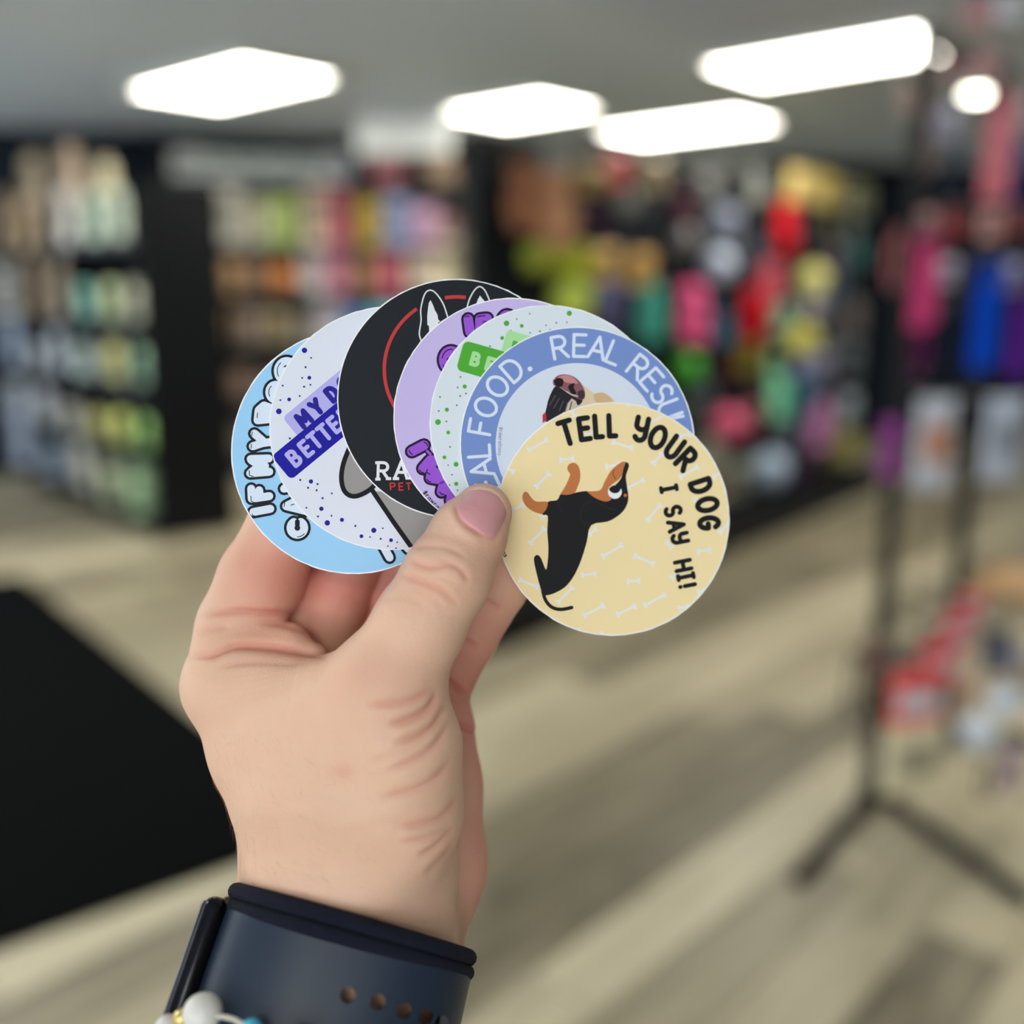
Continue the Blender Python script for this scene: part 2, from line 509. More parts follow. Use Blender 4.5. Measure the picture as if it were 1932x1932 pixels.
# ring finger
prim((690, 1240, 318), (736, 1120, 308), 9.6, 9.6, 1.0)
prim((736, 1120, 308), (800, 1010, 302), 9.0, 8.4, 1.0)
prim((800, 1010, 302), (868, 930, 293), 8.4, 7.2, 1.0)
# little finger on the right, behind the yellow sticker
prim((826, 1330, 307), (842, 1275, 303), 8.8, 8.6, 2.2)
prim((842, 1275, 303), (884, 1204, 300), 8.6, 8.3, 1.4)
prim((884, 1204, 300), (944, 1108, 296), 8.2, 7.9, 1.4)
prim((944, 1108, 296), (990, 1010, 292.5), 7.9, 6.9, 1.4)

def surface_nets(fd):
    ins = fd < 0
    nx, ny, nz = fd.shape
    cnt = np.zeros((nx - 1, ny - 1, nz - 1), dtype=np.uint8)
    for i in (0, 1):
        for j in (0, 1):
            for k in (0, 1):
                cnt += ins[i:nx - 1 + i, j:ny - 1 + j, k:nz - 1 + k]
    act = (cnt > 0) & (cnt < 8)
    idx = np.full(act.shape, -1, dtype=np.int32)
    cells = np.argwhere(act)
    idx[act] = np.arange(len(cells))
    acc = np.zeros((len(cells), 3)); num = np.zeros(len(cells))
    cor = [(i, j, k) for i in (0, 1) for j in (0, 1) for k in (0, 1)]
    val = {c: fd[cells[:, 0] + c[0], cells[:, 1] + c[1], cells[:, 2] + c[2]].astype(np.float64) for c in cor}
    for c in cor:
        for a in range(3):
            if c[a] == 1: continue
            c2 = list(c); c2[a] = 1; c2 = tuple(c2)
            v0, v1 = val[c], val[c2]
            m = (v0 < 0) != (v1 < 0)
            t = np.where(m, v0 / np.where(m, v0 - v1, 1), 0)
            pt = np.tile(np.array(c, float), (len(cells), 1)); pt[:, a] += t
            acc[m] += pt[m]; num[m] += 1
    verts = cells + acc / num[:, None]
    quads = []
    for a in range(3):
        b, c = (a + 1) % 3, (a + 2) % 3
        sl0 = [slice(None)] * 3; sl1 = [slice(None)] * 3
        sl0[a] = slice(0, -1); sl1[a] = slice(1, None)
        cr = ins[tuple(sl0)] != ins[tuple(sl1)]
        e = np.argwhere(cr)
        ok = (e[:, b] > 0) & (e[:, c] > 0) & (e[:, b] < fd.shape[b] - 1) & (e[:, c] < fd.shape[c] - 1)
        e = e[ok]
        def ii(db, dc):
            q = e.copy(); q[:, b] += db; q[:, c] += dc
            return idx[q[:, 0], q[:, 1], q[:, 2]]
        q = np.stack([ii(-1, -1), ii(0, -1), ii(0, 0), ii(-1, 0)], 1)
        flip = ins[tuple(sl0)][e[:, 0], e[:, 1], e[:, 2]]
        q[flip] = q[flip][:, ::-1]
        quads.append(q)
    return verts, np.concatenate(quads)

hv, hq = surface_nets(FIELD)
hv = hv * VOX + LO

def vnormals(v, q):
    n = np.cross(v[q[:, 2]] - v[q[:, 0]], v[q[:, 3]] - v[q[:, 1]])
    out = np.zeros_like(v)
    for i in range(4):
        for a in range(3):
            out[:, a] += np.bincount(q[:, i], n[:, a], len(v))
    return out / (np.linalg.norm(out, axis=1, keepdims=True) + 1e-12)

def smooth(v, q, it, lam=0.5):
    deg = np.zeros(len(v))
    for i in range(4):
        deg += np.bincount(q[:, i], None, len(v)) * 2
    for _ in range(it):
        acc = np.zeros_like(v)
        for i in range(4):
            for j in ((i + 1) % 4, (i + 3) % 4):
                for a in range(3):
                    acc[:, a] += np.bincount(q[:, i], v[q[:, j], a], len(v))
        v = v + lam * (acc / deg[:, None] - v)
    return v

hv = smooth(hv, hq, 3)
nrm = vnormals(hv, hq)
# make normals point outward (towards growing distance): compare with the field gradient sign through volume
vol = np.einsum('ij,ij->i', hv[hq[:, 0]] - hv.mean(0), np.cross(hv[hq[:, 2]] - hv[hq[:, 0]], hv[hq[:, 3]] - hv[hq[:, 1]])).sum()
if vol < 0:
    nrm = -nrm
    flipped = True
else:
    flipped = False
PX = hv[:, 0] / hv[:, 2] * F + 966
PY = 966 - hv[:, 1] / hv[:, 2] * F
DM = hv[:, 2] * 1000
FRONT = nrm[:, 2] < 0.15

def seg_dist(px, py, pl):
    best = np.full(len(px), 1e9); tt = np.zeros(len(px))
    L = [0]
    for i in range(len(pl) - 1):
        L.append(L[-1] + math.hypot(pl[i + 1][0] - pl[i][0], pl[i + 1][1] - pl[i][1]))
    for i in range(len(pl) - 1):
        ax, ay = pl[i]; bx, by = pl[i + 1]
        dx, dy = bx - ax, by - ay
        h = np.clip(((px - ax) * dx + (py - ay) * dy) / (dx * dx + dy * dy), 0, 1)
        d = np.hypot(px - ax - h * dx, py - ay - h * dy)
        m = d < best
        best[m] = d[m]; tt[m] = (L[i] + h[m] * (L[i + 1] - L[i])) / L[-1]
    return best, tt

def curve(pl, n=6):
    """Catmull-Rom through the points"""
    p = [pl[0]] + list(pl) + [pl[-1]]
    out = []
    for i in range(1, len(p) - 2):
        for s in range(n):
            t = s / n
            a, b, c, d = [np.array(p[i + k - 1], float) for k in range(4)]
            out.append(tuple(0.5 * (2 * b + (c - a) * t + (2 * a - 5 * b + 4 * c - d) * t * t + (3 * b - a - 3 * c + d) * t ** 3)))
    out.append(tuple(pl[-1]))
    return out

DISP = np.zeros(len(hv))
CRE = np.zeros(len(hv))
def crease(pl, depth, width, d0, d1, lip=0.35):
    pl = curve(pl)
    x0 = min(p[0] for p in pl) - 40; x1 = max(p[0] for p in pl) + 40
    y0 = min(p[1] for p in pl) - 40; y1 = max(p[1] for p in pl) + 40
    m = FRONT & (PX > x0) & (PX < x1) & (PY > y0) & (PY < y1) & (DM > d0) & (DM < d1)
    i = np.where(m)[0]
    if not len(i): return
    d, t = seg_dist(PX[i], PY[i], pl)
    taper = np.clip(np.minimum(t, 1 - t) * 5, 0, 1) ** 0.7
    DISP[i] += 1.15 * depth / 1000 * taper * (-np.exp(-(d / width) ** 2) + lip * np.exp(-((d - 2.6 * width) / (1.6 * width)) ** 2))
    CRE[i] = np.maximum(CRE[i], taper * np.exp(-(d / (width * 1.4)) ** 2) * min(1, depth / 0.6))

# thumb joint folds
TH = (240, 272)
crease([(770, 1036), (800, 1030), (844, 1034), (880, 1052)], 0.22, 5, *TH)
crease([(776, 1056), (800, 1068), (822, 1070), (850, 1064)], 0.40, 5, *TH)
crease([(830, 1056), (866, 1072), (886, 1098)], 0.36, 5, *TH)
crease([(752, 1082), (790, 1096), (830, 1114), (866, 1140)], 0.40, 5, *TH)
crease([(770, 1112), (800, 1118), (840, 1146)], 0.15, 5, *TH)
crease([(716, 1132), (760, 1128), (800, 1140)], 0.12, 6, *TH)
# folds fanning from the base of the thumb
for pl, dp, wd in (([(690, 1330), (740, 1327), (786, 1317), (822, 1296)], 0.45, 6), ([(735, 1368), (775, 1356), (806, 1338), (826, 1306)], 0.75, 6),
               ([(742, 1402), (790, 1388), (820, 1366), (838, 1330)], 0.55, 6), ([(728, 1456), (780, 1434), (822, 1404), (846, 1362)], 0.45, 7),
               ([(716, 1506), (770, 1494), (818, 1472), (854, 1432)], 0.42, 7), ([(742, 1562), (800, 1552), (840, 1536), (868, 1500)], 0.42, 7),
               ([(752, 1588), (800, 1582), (846, 1560)], 0.3, 6), ([(786, 1618), (820, 1598), (856, 1560)], 0.4, 6), ([(800, 1650), (830, 1624), (856, 1590)], 0.3, 6),
               ([(640, 1566), (720, 1556), (780, 1540)], 0.12, 7), ([(690, 1440), (760, 1418), (810, 1388)], 0.2, 6)):
    crease(pl, dp, wd, 240, 292)
# palm folds at the base of the index finger
crease([(375, 1166), (410, 1158), (450, 1153), (510, 1156), (560, 1156)], 0.55, 5.5, 262, 300)
crease([(350, 1238), (400, 1236), (425, 1226), (453, 1219), (520, 1223), (570, 1231), (620, 1240)], 0.8, 6, 262, 300)
crease([(372, 1200), (400, 1188), (430, 1180)], 0.3, 6, 262, 300)
crease([(400, 1262), (470, 1250), (540, 1252), (610, 1248)], 0.22, 6, 262, 300)
crease([(480, 1172), (540, 1180), (590, 1200), (606, 1228)], 0.3, 6, 262, 300)
for k in range(5):
    crease([(385 + 8 * k, 1278 + 13 * k), (450 + 6 * k, 1274 + 12 * k), (540 + 4 * k, 1262 + 8 * k)], 0.10, 5, 262, 300)
# little finger and palm edge
crease([(842, 1196), (870, 1205), (904, 1222)], 0.4, 5, 286, 310)
crease([(820, 1268), (848, 1286), (880, 1312)], 0.7, 5, 286, 312)
crease([(902, 1124), (925, 1136), (944, 1150)], 0.35, 5, 280, 310)
crease([(850, 1366), (874, 1374), (898, 1386)], 0.7, 5, 286, 312)
# nail groove
NAIL = [(862, 958), (864, 944), (872, 932), (884, 922), (904, 918), (926, 922), (944, 934), (954, 950), (957, 968), (951, 988), (942, 1003), (932, 1014), (916, 1013), (898, 1002), (880, 990), (867, 976)]
crease(NAIL[12:] + NAIL[:2], 0.55, 5, 240, 280, 0.5)
crease(NAIL[7:13], 0.3, 4, 240, 280, 0.4)
# seat for the nail plate
def in_poly(px, py, P):
    ins_ = np.zeros(len(px), bool)
    for i in range(len(P)):
        (x0, y0), (x1, y1) = P[i], P[i - 1]
        c = ((y0 > py) != (y1 > py)) & (px < (x1 - x0) * (py - y0) / (y1 - y0 + 1e-9) + x0)
        ins_ ^= c
    return ins_
iN = np.where(FRONT & (DM < 280) & in_poly(PX, PY, NAIL))[0]
eN, _ = seg_dist(PX[iN], PY[iN], NAIL + [NAIL[0]])
DISP[iN] -= 0.0007 * np.clip(eN / 9.0, 0, 1)
# fine pores and skin grain as slight relief
hv = hv + nrm * DISP[:, None]

# colour: pinker where blood shows (fingers, palm edge, joints), yellower on the back of the hand
def blob(x, y, d, sx, sy, sd):
    return np.exp(-((PX - x) / sx) ** 2 - ((PY - y) / sy) ** 2 - ((DM - d) / sd) ** 2)
flush = 0.08 + 0.75 * blob(520, 1080, 285, 110, 90, 22) + 0.9 * blob(650, 1110, 303, 90, 80, 22) + 0.9 * blob(740, 1130, 308, 60, 80, 25)
flush += 0.75 * blob(900, 1190, 300, 110, 130, 16) + 0.7 * blob(880, 1390, 302, 60, 150, 12) + 0.8 * blob(885, 1640, 298, 60, 130, 14)
flush += 0.25 * blob(500, 1205, 284, 110, 40, 20) + 0.22 * blob(820, 1100, 258, 70, 60, 16) + 0.35 * blob(930, 1030, 268, 50, 60, 14)
flush += 0.20 * blob(700, 1280, 252, 120, 70, 14) + 0.35 * blob(648, 1457, 252, 22, 14, 16)
flush += 0.5 * CRE  # crease lines also tinted towards the deeper pink
rng = np.random.RandomState(3)
flush = np.clip(flush, 0, 1)

wv = cam_to_world(hv)
me = bpy.data.meshes.new('person')
nq = len(hq)
q_out = hq if flipped else hq[:, ::-1]        # camera axes are mirrored with respect to world axes
me.vertices.add(len(wv)); me.loops.add(nq * 4); me.polygons.add(nq)
me.vertices.foreach_set('co', wv.astype(np.float32).ravel())
me.loops.foreach_set('vertex_index', q_out.astype(np.int32).ravel())
me.polygons.foreach_set('loop_start', np.arange(0, nq * 4, 4, dtype=np.int32))
me.polygons.foreach_set('use_smooth', np.ones(nq, dtype=bool))
me.update(calc_edges=True)
at = me.attributes.new('flush', 'FLOAT', 'POINT'); at.data.foreach_set('value', flush.astype(np.float32))

def skin_material():
    m = bpy.data.materials.new('skin'); m.use_nodes = True
    nt = m.node_tree; b = nt.nodes['Principled BSDF']
    a = nt.nodes.new('ShaderNodeAttribute'); a.attribute_name = 'flush'
    tc = nt.nodes.new('ShaderNodeTexCoord')
    n = nt.nodes.new('ShaderNodeTexNoise'); n.inputs['Scale'].default_value = 90; n.inputs['Detail'].default_value = 3
    nt.links.new(tc.outputs['Object'], n.inputs['Vector'])
    ad = nt.nodes.new('ShaderNodeMath'); ad.operation = 'MULTIPLY_ADD'; ad.inputs[1].default_value = 0.22
    sb = nt.nodes.new('ShaderNodeMath'); sb.operation = 'SUBTRACT'; sb.inputs[1].default_value = 0.11
    nt.links.new(n.outputs['Fac'], ad.inputs[0]); nt.links.new(a.outputs['Fac'], sb.inputs[0]); nt.links.new(sb.outputs[0], ad.inputs[2])
    cr = nt.nodes.new('ShaderNodeValToRGB')
    e = cr.color_ramp.elements
    e[0].position = 0.0; e[0].color = lin(SKIN0)
    e[1].position = 1.0; e[1].color = lin(SKIN1)
    nt.links.new(ad.outputs[0], cr.inputs['Fac'])
    nt.links.new(cr.outputs['Color'], b.inputs['Base Color'])
    b.inputs['Subsurface Weight'].default_value = 0.18
    b.inputs['Subsurface Radius'].default_value = (1.0, 0.35, 0.2)
    b.inputs['Subsurface Scale'].default_value = 0.003
    b.inputs['Roughness'].default_value = 0.52
    b.inputs['Specular IOR Level'].default_value = 0.35
    v = nt.nodes.new('ShaderNodeTexVoronoi'); v.inputs['Scale'].default_value = 1100
    v.feature = 'DISTANCE_TO_EDGE'
    n2 = nt.nodes.new('ShaderNodeTexNoise'); n2.inputs['Scale'].default_value = 420; n2.inputs['Detail'].default_value = 3
    nt.links.new(tc.outputs['Object'], v.inputs['Vector']); nt.links.new(tc.outputs['Object'], n2.inputs['Vector'])
    mm = nt.nodes.new('ShaderNodeMath'); mm.operation = 'ADD'
    nt.links.new(v.outputs['Distance'], mm.inputs[0]); nt.links.new(n2.outputs['Fac'], mm.inputs[1])
    bp = nt.nodes.new('ShaderNodeBump'); bp.inputs['Strength'].default_value = 0.35; bp.inputs['Distance'].default_value = 0.0003
    nt.links.new(mm.outputs[0], bp.inputs['Height']); nt.links.new(bp.outputs['Normal'], b.inputs['Normal'])
    return m
SKIN0 = (230, 190, 162)
SKIN1 = (210, 136, 120)
M_SKIN = skin_material()
person = link('person', me, None, M_SKIN)
tag(person, 'raised left hand and forearm pinching a fan of round stickers between thumb and fingers', 'person')

# thumbnail: a curved plate laid on the thumb, fitted to the skin beneath
nc = np.mean(NAIL, axis=0)
mN = FRONT & (np.hypot(PX - nc[0], PY - nc[1]) < 80) & (DM < 279)
nx_, ny_, nd_ = PX[mN], PY[mN], DM[mN]
no = curve(NAIL + [NAIL[0]], 4)[:-1]
verts, faces = [], []
RN = 12
K = len(no)
dep = np.zeros((RN + 1, K))
for i in range(RN + 1):
    s = i / RN
    for k, (x, y) in enumerate(no):
        X_ = nc[0] + (x - nc[0]) * s; Y_ = nc[1] + (y - nc[1]) * s
        w_ = np.exp(-((nx_ - X_) ** 2 + (ny_ - Y_) ** 2) / 60.0)
        dep[i, k] = (w_ * nd_).sum() / w_.sum()
dep[0, :] = dep[0].mean()
for _ in range(6):
    d2 = dep.copy()
    d2[1:-1] = 0.5 * dep[1:-1] + 0.125 * (dep[:-2] + dep[2:] + np.roll(dep, 1, 1)[1:-1] + np.roll(dep, -1, 1)[1:-1])
    d2[0, :] = dep[1].mean(); dep = d2
for i in range(RN + 1):
    s = i / RN
    for k, (x, y) in enumerate(no):
        X_ = nc[0] + (x - nc[0]) * s; Y_ = nc[1] + (y - nc[1]) * s
        lift = 0.50 - 0.25 * s ** 6 - (0.6 if i == RN else 0)
        verts.append(W(X_, Y_, (dep[i, k] - lift) / 1000))
for i in range(RN):
    for k in range(K):
        faces.append((i * K + k, i * K + (k + 1) % K, (i + 1) * K + (k + 1) % K, (i + 1) * K + k))
nm = pyd('thumbnail', verts, faces, True)
nail_m = bpy.data.materials.new('nail'); nail_m.use_nodes = True
b = nail_m.node_tree.nodes['Principled BSDF']
b.inputs['Base Color'].default_value = lin((222, 158, 160)); b.inputs['Roughness'].default_value = 0.28
b.inputs['Subsurface Weight'].default_value = 0.15; b.inputs['Subsurface Radius'].default_value = (1, .4, .3); b.inputs['Subsurface Scale'].default_value = 0.002
nail = link('thumbnail', nm, person, nail_m)
nail['label'] = 'short pink unpolished thumbnail'
bmn = bmesh.new(); bmn.from_mesh(nm)
bmesh.ops.remove_doubles(bmn, verts=bmn.verts, dist=1e-6)
bmesh.ops.recalc_face_normals(bmn, faces=bmn.faces); bmn.to_mesh(nm); bmn.free()
nm.polygons.foreach_set('use_smooth', [True] * len(nm.polygons))

from mathutils.geometry import delaunay_2d_cdt
# ================================================================== THE STICKERS
TILT = math.tan(math.radians(9.5))
X_P = (900 - 966) / F * 0.280
NS = np.array([TILT, 0, -1.0]); NS = NS / np.linalg.norm(NS)          # camera-space normal, towards the viewer
NSW = NS[0] * RGT + NS[1] * UPV + NS[2] * FWD
STEP = 0.00042

def st_pt(px, py, off):
    """point on the (tilted) sticker plane lifted by off metres towards the viewer"""
    # plane through (X_P,*,0.280) + NS*off
    r = np.array([(px - 966) / F, (966 - py) / F, 1.0])
    p0 = np.array([X_P, 0, 0.280]) + NS * off
    return cam_to_world(r * (np.dot(p0, NS) / np.dot(r, NS)))

M_VINYL = mat('sticker_vinyl_edge', (246, 246, 248), 0.4)
INK = {}
def ink(rgb, rough=0.38):
    k = 'ink_%d_%d_%d' % rgb
    return mat(k, rgb, 0.5, 0.12, bump=0.04, bscale=2500)

class Sticker:
    def __init__(self, i, c, r, rgb, label):
        self.i = i; self.base = i * STEP; self.c = c; self.r = r; self.n = 0
        # round vinyl disc of real thickness
        N = 128; rr = random.Random(i)
        rj = [r * (1 + rr.uniform(-0.0022, 0.0022)) for _ in range(N)]
        vs, fs = [], []
        for o in (-0.00024, 0.0):
            for k in range(N):
                a = 2 * math.pi * k / N
                vs.append(st_pt(c[0] + rj[k] * math.cos(a), c[1] + rj[k] * math.sin(a), self.base + o))
        fs.append(tuple(range(N))); fs.append(tuple(reversed(range(N, 2 * N))))
        for k in range(N):
            fs.append((k, k + N, (k + 1) % N + N, (k + 1) % N))
        me = pyd('round_sticker', vs, fs)
        b = bmesh.new(); b.from_mesh(me); bmesh.ops.recalc_face_normals(b, faces=b.faces); b.to_mesh(me); b.free()
        self.o = link('round_sticker', me, None, M_VINYL)
        tag(self.o, label, 'sticker', 'fan of round stickers in the hand')
        self.circle('printed_ground', c, r - 2.2, rgb)
    def polys(self, name, polys, rgb, label=None, clip=True, hold=False):
        if not hold: self.n += 1
        off = self.base + 0.000014 * self.n
        V, Fc = [], []
        for p in polys:
            if clip:
                p = self.clip(p)
            if len(p) < 3: continue
            ar = sum(p[i][0] * p[(i + 1) % len(p)][1] - p[(i + 1) % len(p)][0] * p[i][1] for i in range(len(p)))
            if ar < 0: p = p[::-1]
            st = len(V)
            V += [Vector((x, y)) for x, y in p]
            Fc.append(list(range(st, st + len(p))))
        if not Fc: return None
        ov, oe, of, _a, _b, orig = delaunay_2d_cdt(V, [], Fc, 0, 1e-4)
        of = [f for f, g in zip(of, orig) if g]
        if not of: return None
        me = pyd(name, [st_pt(v.x, v.y, off) for v in ov], [tuple(f) for f in of])
        b = bmesh.new(); b.from_mesh(me)
        nv = Vector(NSW)
        for f in b.faces:
            f.normal_update()
            if f.normal.dot(nv) < 0: f.normal_flip()
        b.to_mesh(me); b.free()
        o = link(name, me, self.o, ink(rgb))
        if label: o['label'] = label
        return o
    def clip(self, p):
        R = self.r - 2.6; cx, cy = self.c
        if all(math.hypot(x - cx, y - cy) <= R for x, y in p): return p
        out = []
        n = len(p)
        # clip against the tangent lines that matter (32-gon)
        poly = list(p)
        for k in range(64):
            a = 2 * math.pi * k / 64; nx, ny = math.cos(a), math.sin(a)
            new = []
            m = len(poly)
            for i in range(m):
                A = poly[i]; B = poly[(i + 1) % m]
                da = (A[0] - cx) * nx + (A[1] - cy) * ny - R; db = (B[0] - cx) * nx + (B[1] - cy) * ny - R
                if da <= 0: new.append(A)
                if (da < 0 < db) or (db < 0 < da):
                    t = da / (da - db); new.append((A[0] + (B[0] - A[0]) * t, A[1] + (B[1] - A[1]) * t))
            poly = new
            if len(poly) < 3: return []
        return poly
    def circle(self, name, c, r, rgb, n=96):
        return self.polys(name, [[(c[0] + r * math.cos(2 * math.pi * k / n), c[1] + r * math.sin(2 * math.pi * k / n)) for k in range(n)]], rgb, clip=False)
    def dots(self, name, L, rgb):
        self.n += 1
        name = {'printed_dots': 'printed_dot'}.get(name, name)
        for x, y, r in L:
            self.polys(name, [[(x + r * math.cos(2 * math.pi * k / 16), y + r * math.sin(2 * math.pi * k / 16)) for k in range(16)]], rgb, hold=True)
    def strokes(self, name, lines, w, rgb, cap=True, label=None, hold=False):
        P = []
        for ln in lines:
            ln = [tuple(map(float, q)) for q in ln]
            m = len(ln)
            for i in range(m - 1):
                (ax, ay), (bx, by) = ln[i], ln[i + 1]
                L = math.hypot(bx - ax, by - ay)
                if L < 1e-6: continue
                nx, ny = -(by - ay) / L * w / 2, (bx - ax) / L * w / 2
                P.append([(ax + nx, ay + ny), (bx + nx, by + ny), (bx - nx, by - ny), (ax - nx, ay - ny)])
            for i, (x, y) in enumerate(ln):
                if not cap and i in (0, m - 1): continue
                P.append([(x + w / 2 * math.cos(2 * math.pi * k / 12), y + w / 2 * math.sin(2 * math.pi * k / 12)) for k in range(12)])
        return self.polys(name, P, rgb, label, hold=hold)
    def letters(self, name, groups, w, rgb, cap=True):
        """one part per letter, all in one print layer"""
        self.n += 1
        for g in groups: self.strokes(name, g, w, rgb, cap, hold=True)
    def bubble(self, lines, w, ow, rgb, dark, hi=None):
        self.strokes('bubble_lettering_outline', lines, w + ow, dark)
        self.strokes('bubble_lettering', lines, w, rgb)
        if hi:
            self.strokes('lettering_shine', hi, 1.4, dark)

def arc(cx, cy, rx, ry, a0, a1, n=12):
    return [(cx + rx * math.cos(math.radians(a0 + (a1 - a0) * i / n)), cy + ry * math.sin(math.radians(a0 + (a1 - a0) * i / n))) for i in range(n + 1)]

# single-stroke alphabet, unit height, y up
GL = {
 'A': (0.72, [[(0, 0), (.36, 1), (.72, 0)], [(.13, .34), (.59, .34)]]),
 'B': (0.6, [[(0, 0), (0, 1), (.3, 1)] + arc(.32, .76, .22, .24, 90, -90, 8) + [(0, .52)], [(.32, .52)] + arc(.34, .26, .26, .26, 90, -90, 8) + [(0, 0)]]),
 'C': (0.7, [arc(.38, .5, .38, .5, 45, 315, 16)]),
 'D': (0.68, [[(0, 0), (0, 1), (.24, 1)] + arc(.26, .5, .42, .5, 90, -90, 12) + [(0, 0)]]),
 'E': (0.55, [[(.55, 1), (0, 1), (0, 0), (.55, 0)], [(0, .52), (.48, .52)]]),
 'F': (0.55, [[(.58, 1), (0, 1), (0, 0)], [(0, .5), (.46, .5)]]),
 'G': (0.75, [arc(.38, .5, .38, .5, 40, 330, 16) + [(.72, .45), (.42, .45)]]),
 'H': (0.62, [[(0, 0), (0, 1)], [(.62, 0), (.62, 1)], [(0, .5), (.62, .5)]]),
 'I': (0.36, [[(.18, 0), (.18, 1)], [(0, 1), (.36, 1)], [(0, 0), (.36, 0)]]),
 'i': (0.1, [[(.05, 0), (.05, .55)], [(.05, .75), (.05, .78)]]),
 'L': (0.5, [[(0, 1), (0, 0), (.5, 0)]]),
 'M': (0.85, [[(0, 0), (.05, 1), (.42, .3), (.8, 1), (.85, 0)]]),
 'O': (0.78, [arc(.39, .5, .39, .5, 0, 360, 22)]),
 'P': (0.58, [[(0, 0), (0, 1), (.3, 1)] + arc(.32, .74, .26, .26, 90, -90, 8) + [(0, .48)]]),
 'R': (0.64, [[(0, 0), (0, 1), (.3, 1)] + arc(.32, .74, .28, .26, 90, -90, 8) + [(0, .48)], [(.28, .48), (.64, 0)]]),
 'S': (0.58, [arc(.3, .74, .27, .26, 35, 270, 10) + arc(.3, .25, .28, .25, 90, -145, 10)]),
 'T': (0.62, [[(0, 1), (.62, 1)], [(.31, 1), (.31, 0)]]),
 'U': (0.66, [[(0, 1), (0, .33)] + arc(.33, .33, .33, .33, 180, 360, 10) + [(.66, 1)]]),
 'Y': (0.66, [[(0, 1), (.33, .48), (.66, 1)], [(.33, .48), (.33, 0)]]),
 'y': (0.64, [[(.04, 1), (.04, .72)] + arc(.33, .68, .29, .2, 180, 360, 8) + [(.62, 1), (.62, .3)] + arc(.33, .26, .29, .26, 0, -150, 8)]),
 '!': (0.14, [[(.07, 1), (.07, .32)], [(.07, .02), (.07, .04)]]),
 '.': (0.1, [[(.05, 0), (.05, .03)]]),
 '#': (0.5, [[(.12, 0), (.22, .9)], [(.32, 0), (.42, .9)], [(0, .3), (.5, .3)], [(0, .62), (.5, .62)]]),
 'r': (0.3, [[(0, 0), (0, .55)], [(0, .35), (.12, .55), (.3, .55)]]),
 'a': (0.45, [arc(.22, .27, .22, .27, 0, 360, 10), [(.45, .55), (.45, 0)]]),
 'w': (0.6, [[(0, .55), (.12, 0), (.3, .5), (.48, 0), (.6, .55)]]),
 't': (0.32, [[(.14, .85), (.14, .1), (.3, 0)], [(0, .55), (.32, .55)]]),
 'o': (0.45, [arc(.22, .27, .22, .27, 0, 360, 10)]),
 'n': (0.42, [[(0, 0), (0, .55)], [(0, .4), (.12, .55), (.32, .55), (.42, .4), (.42, 0)]]),
 's': (0.35, [[(.35, .5), (.1, .55), (.03, .4), (.3, .22), (.3, .05), (0, .03)]]),
}
def glyph(ch, cx, cy, h, rot, sx=1.0):
    """polylines of one letter centred on a pixel; rot = clockwise turn in degrees"""
    w, L = GL[ch]
    a = math.radians(rot); ca, sa = math.cos(a), math.sin(a)
    out = []
    for ln in L:
        q = []
        for (x, y) in ln:
            X_ = (x - w / 2) * h * sx; Y_ = (0.5 - y) * h
            q.append((cx + X_ * ca - Y_ * sa, cy + X_ * sa + Y_ * ca))
        out.append(q)
    return out
def line_text(s, x, y, h, rot, sx=1.0, gap=0.18):
    """letters in a row from the left end of the baseline (pixel), turned clockwise by rot"""
    a = math.radians(rot); ca, sa = math.cos(a), math.sin(a)
    out = []; u = 0.0
    for ch in s:
        if ch == ' ':
            u += 0.35 * h; continue
        w = GL[ch][0] * h * sx
        cu = u + w / 2; cv = -h / 2
        out.append(glyph(ch, x + cu * ca - cv * sa, y + cu * sa + cv * ca, h, rot, sx))
        u += w + gap * h
    return out
def rbox(x, y, w, h, rot, rad=10):
    """rounded rectangle; (x,y) its upper left corner, turned clockwise by rot"""
    a = math.radians(rot); ca, sa = math.cos(a), math.sin(a)
    P = arc(rad, rad, rad, rad, 180, 270, 6) + arc(w - rad, rad, rad, rad, 270, 360, 6) + arc(w - rad, h - rad, rad, rad, 0, 90, 6) + arc(rad, h - rad, rad, rad, 90, 180, 6)
    return [(x + u * ca - v * sa, y + u * sa + v * ca) for u, v in P]
def z(ox, oy, s, L):
    return [(ox + s * q[0], oy + s * q[1]) + tuple(q[2:]) for q in L]
Z = 0.2588
def z1(L): return z(420, 500, Z, L)
def z2(L): return z(900, 560, Z, L)
def z3(L): return z(900, 800, Z, L)
def z4(L): return z(420, 800, Z, L)
def zd(f, L):
    return [(x, y, r * Z) for (x, y, _), (_, _, r) in zip(f(L), L)]
DARK = (30, 32, 40)

# ---- 1 pale blue
s1 = Sticker(0, (667, 852), 231, (160, 212, 250), 'light blue round sticker with white bubble lettering, rearmost and leftmost of the fan')
w1 = (222, 236, 252)
letters1 = [
    [[(478, 966), (510, 960)]],
    [[(475, 941), (508, 936)], [(475, 941), (474, 922)], [(490, 938), (489, 925)]],
    [[(472, 893), (508, 890)], [(473, 866), (507, 865)], [(474, 891), (490, 879), (474, 868)], [(490, 879), (500, 879)]],
    [[(477, 842), (495, 836), (510, 834)], [(480, 818), (496, 832)]],
    [[(486, 793), (488, 774), (498, 765), (512, 770), (516, 790), (486, 793)], [(500, 780), (505, 782)]],
    [arc(520, 740, 12, 14, 0, 360, 16), [(514, 740), (526, 740)]],
    [arc(541, 700, 17, 19, 0, 360, 16), [(534, 700), (548, 700)]],
    [arc(561, 996, 13, 13, -60, 240, 16)],
    [[(577, 964), (540, 955)], [(540, 955), (574, 937)], [(560, 958), (562, 945)]],
    [[(536, 922), (566, 914)], [(548, 912), (566, 900)]],
    [[(723, 1030), (735, 1052)]],
    [[(757, 1020), (771, 1036)]],
]
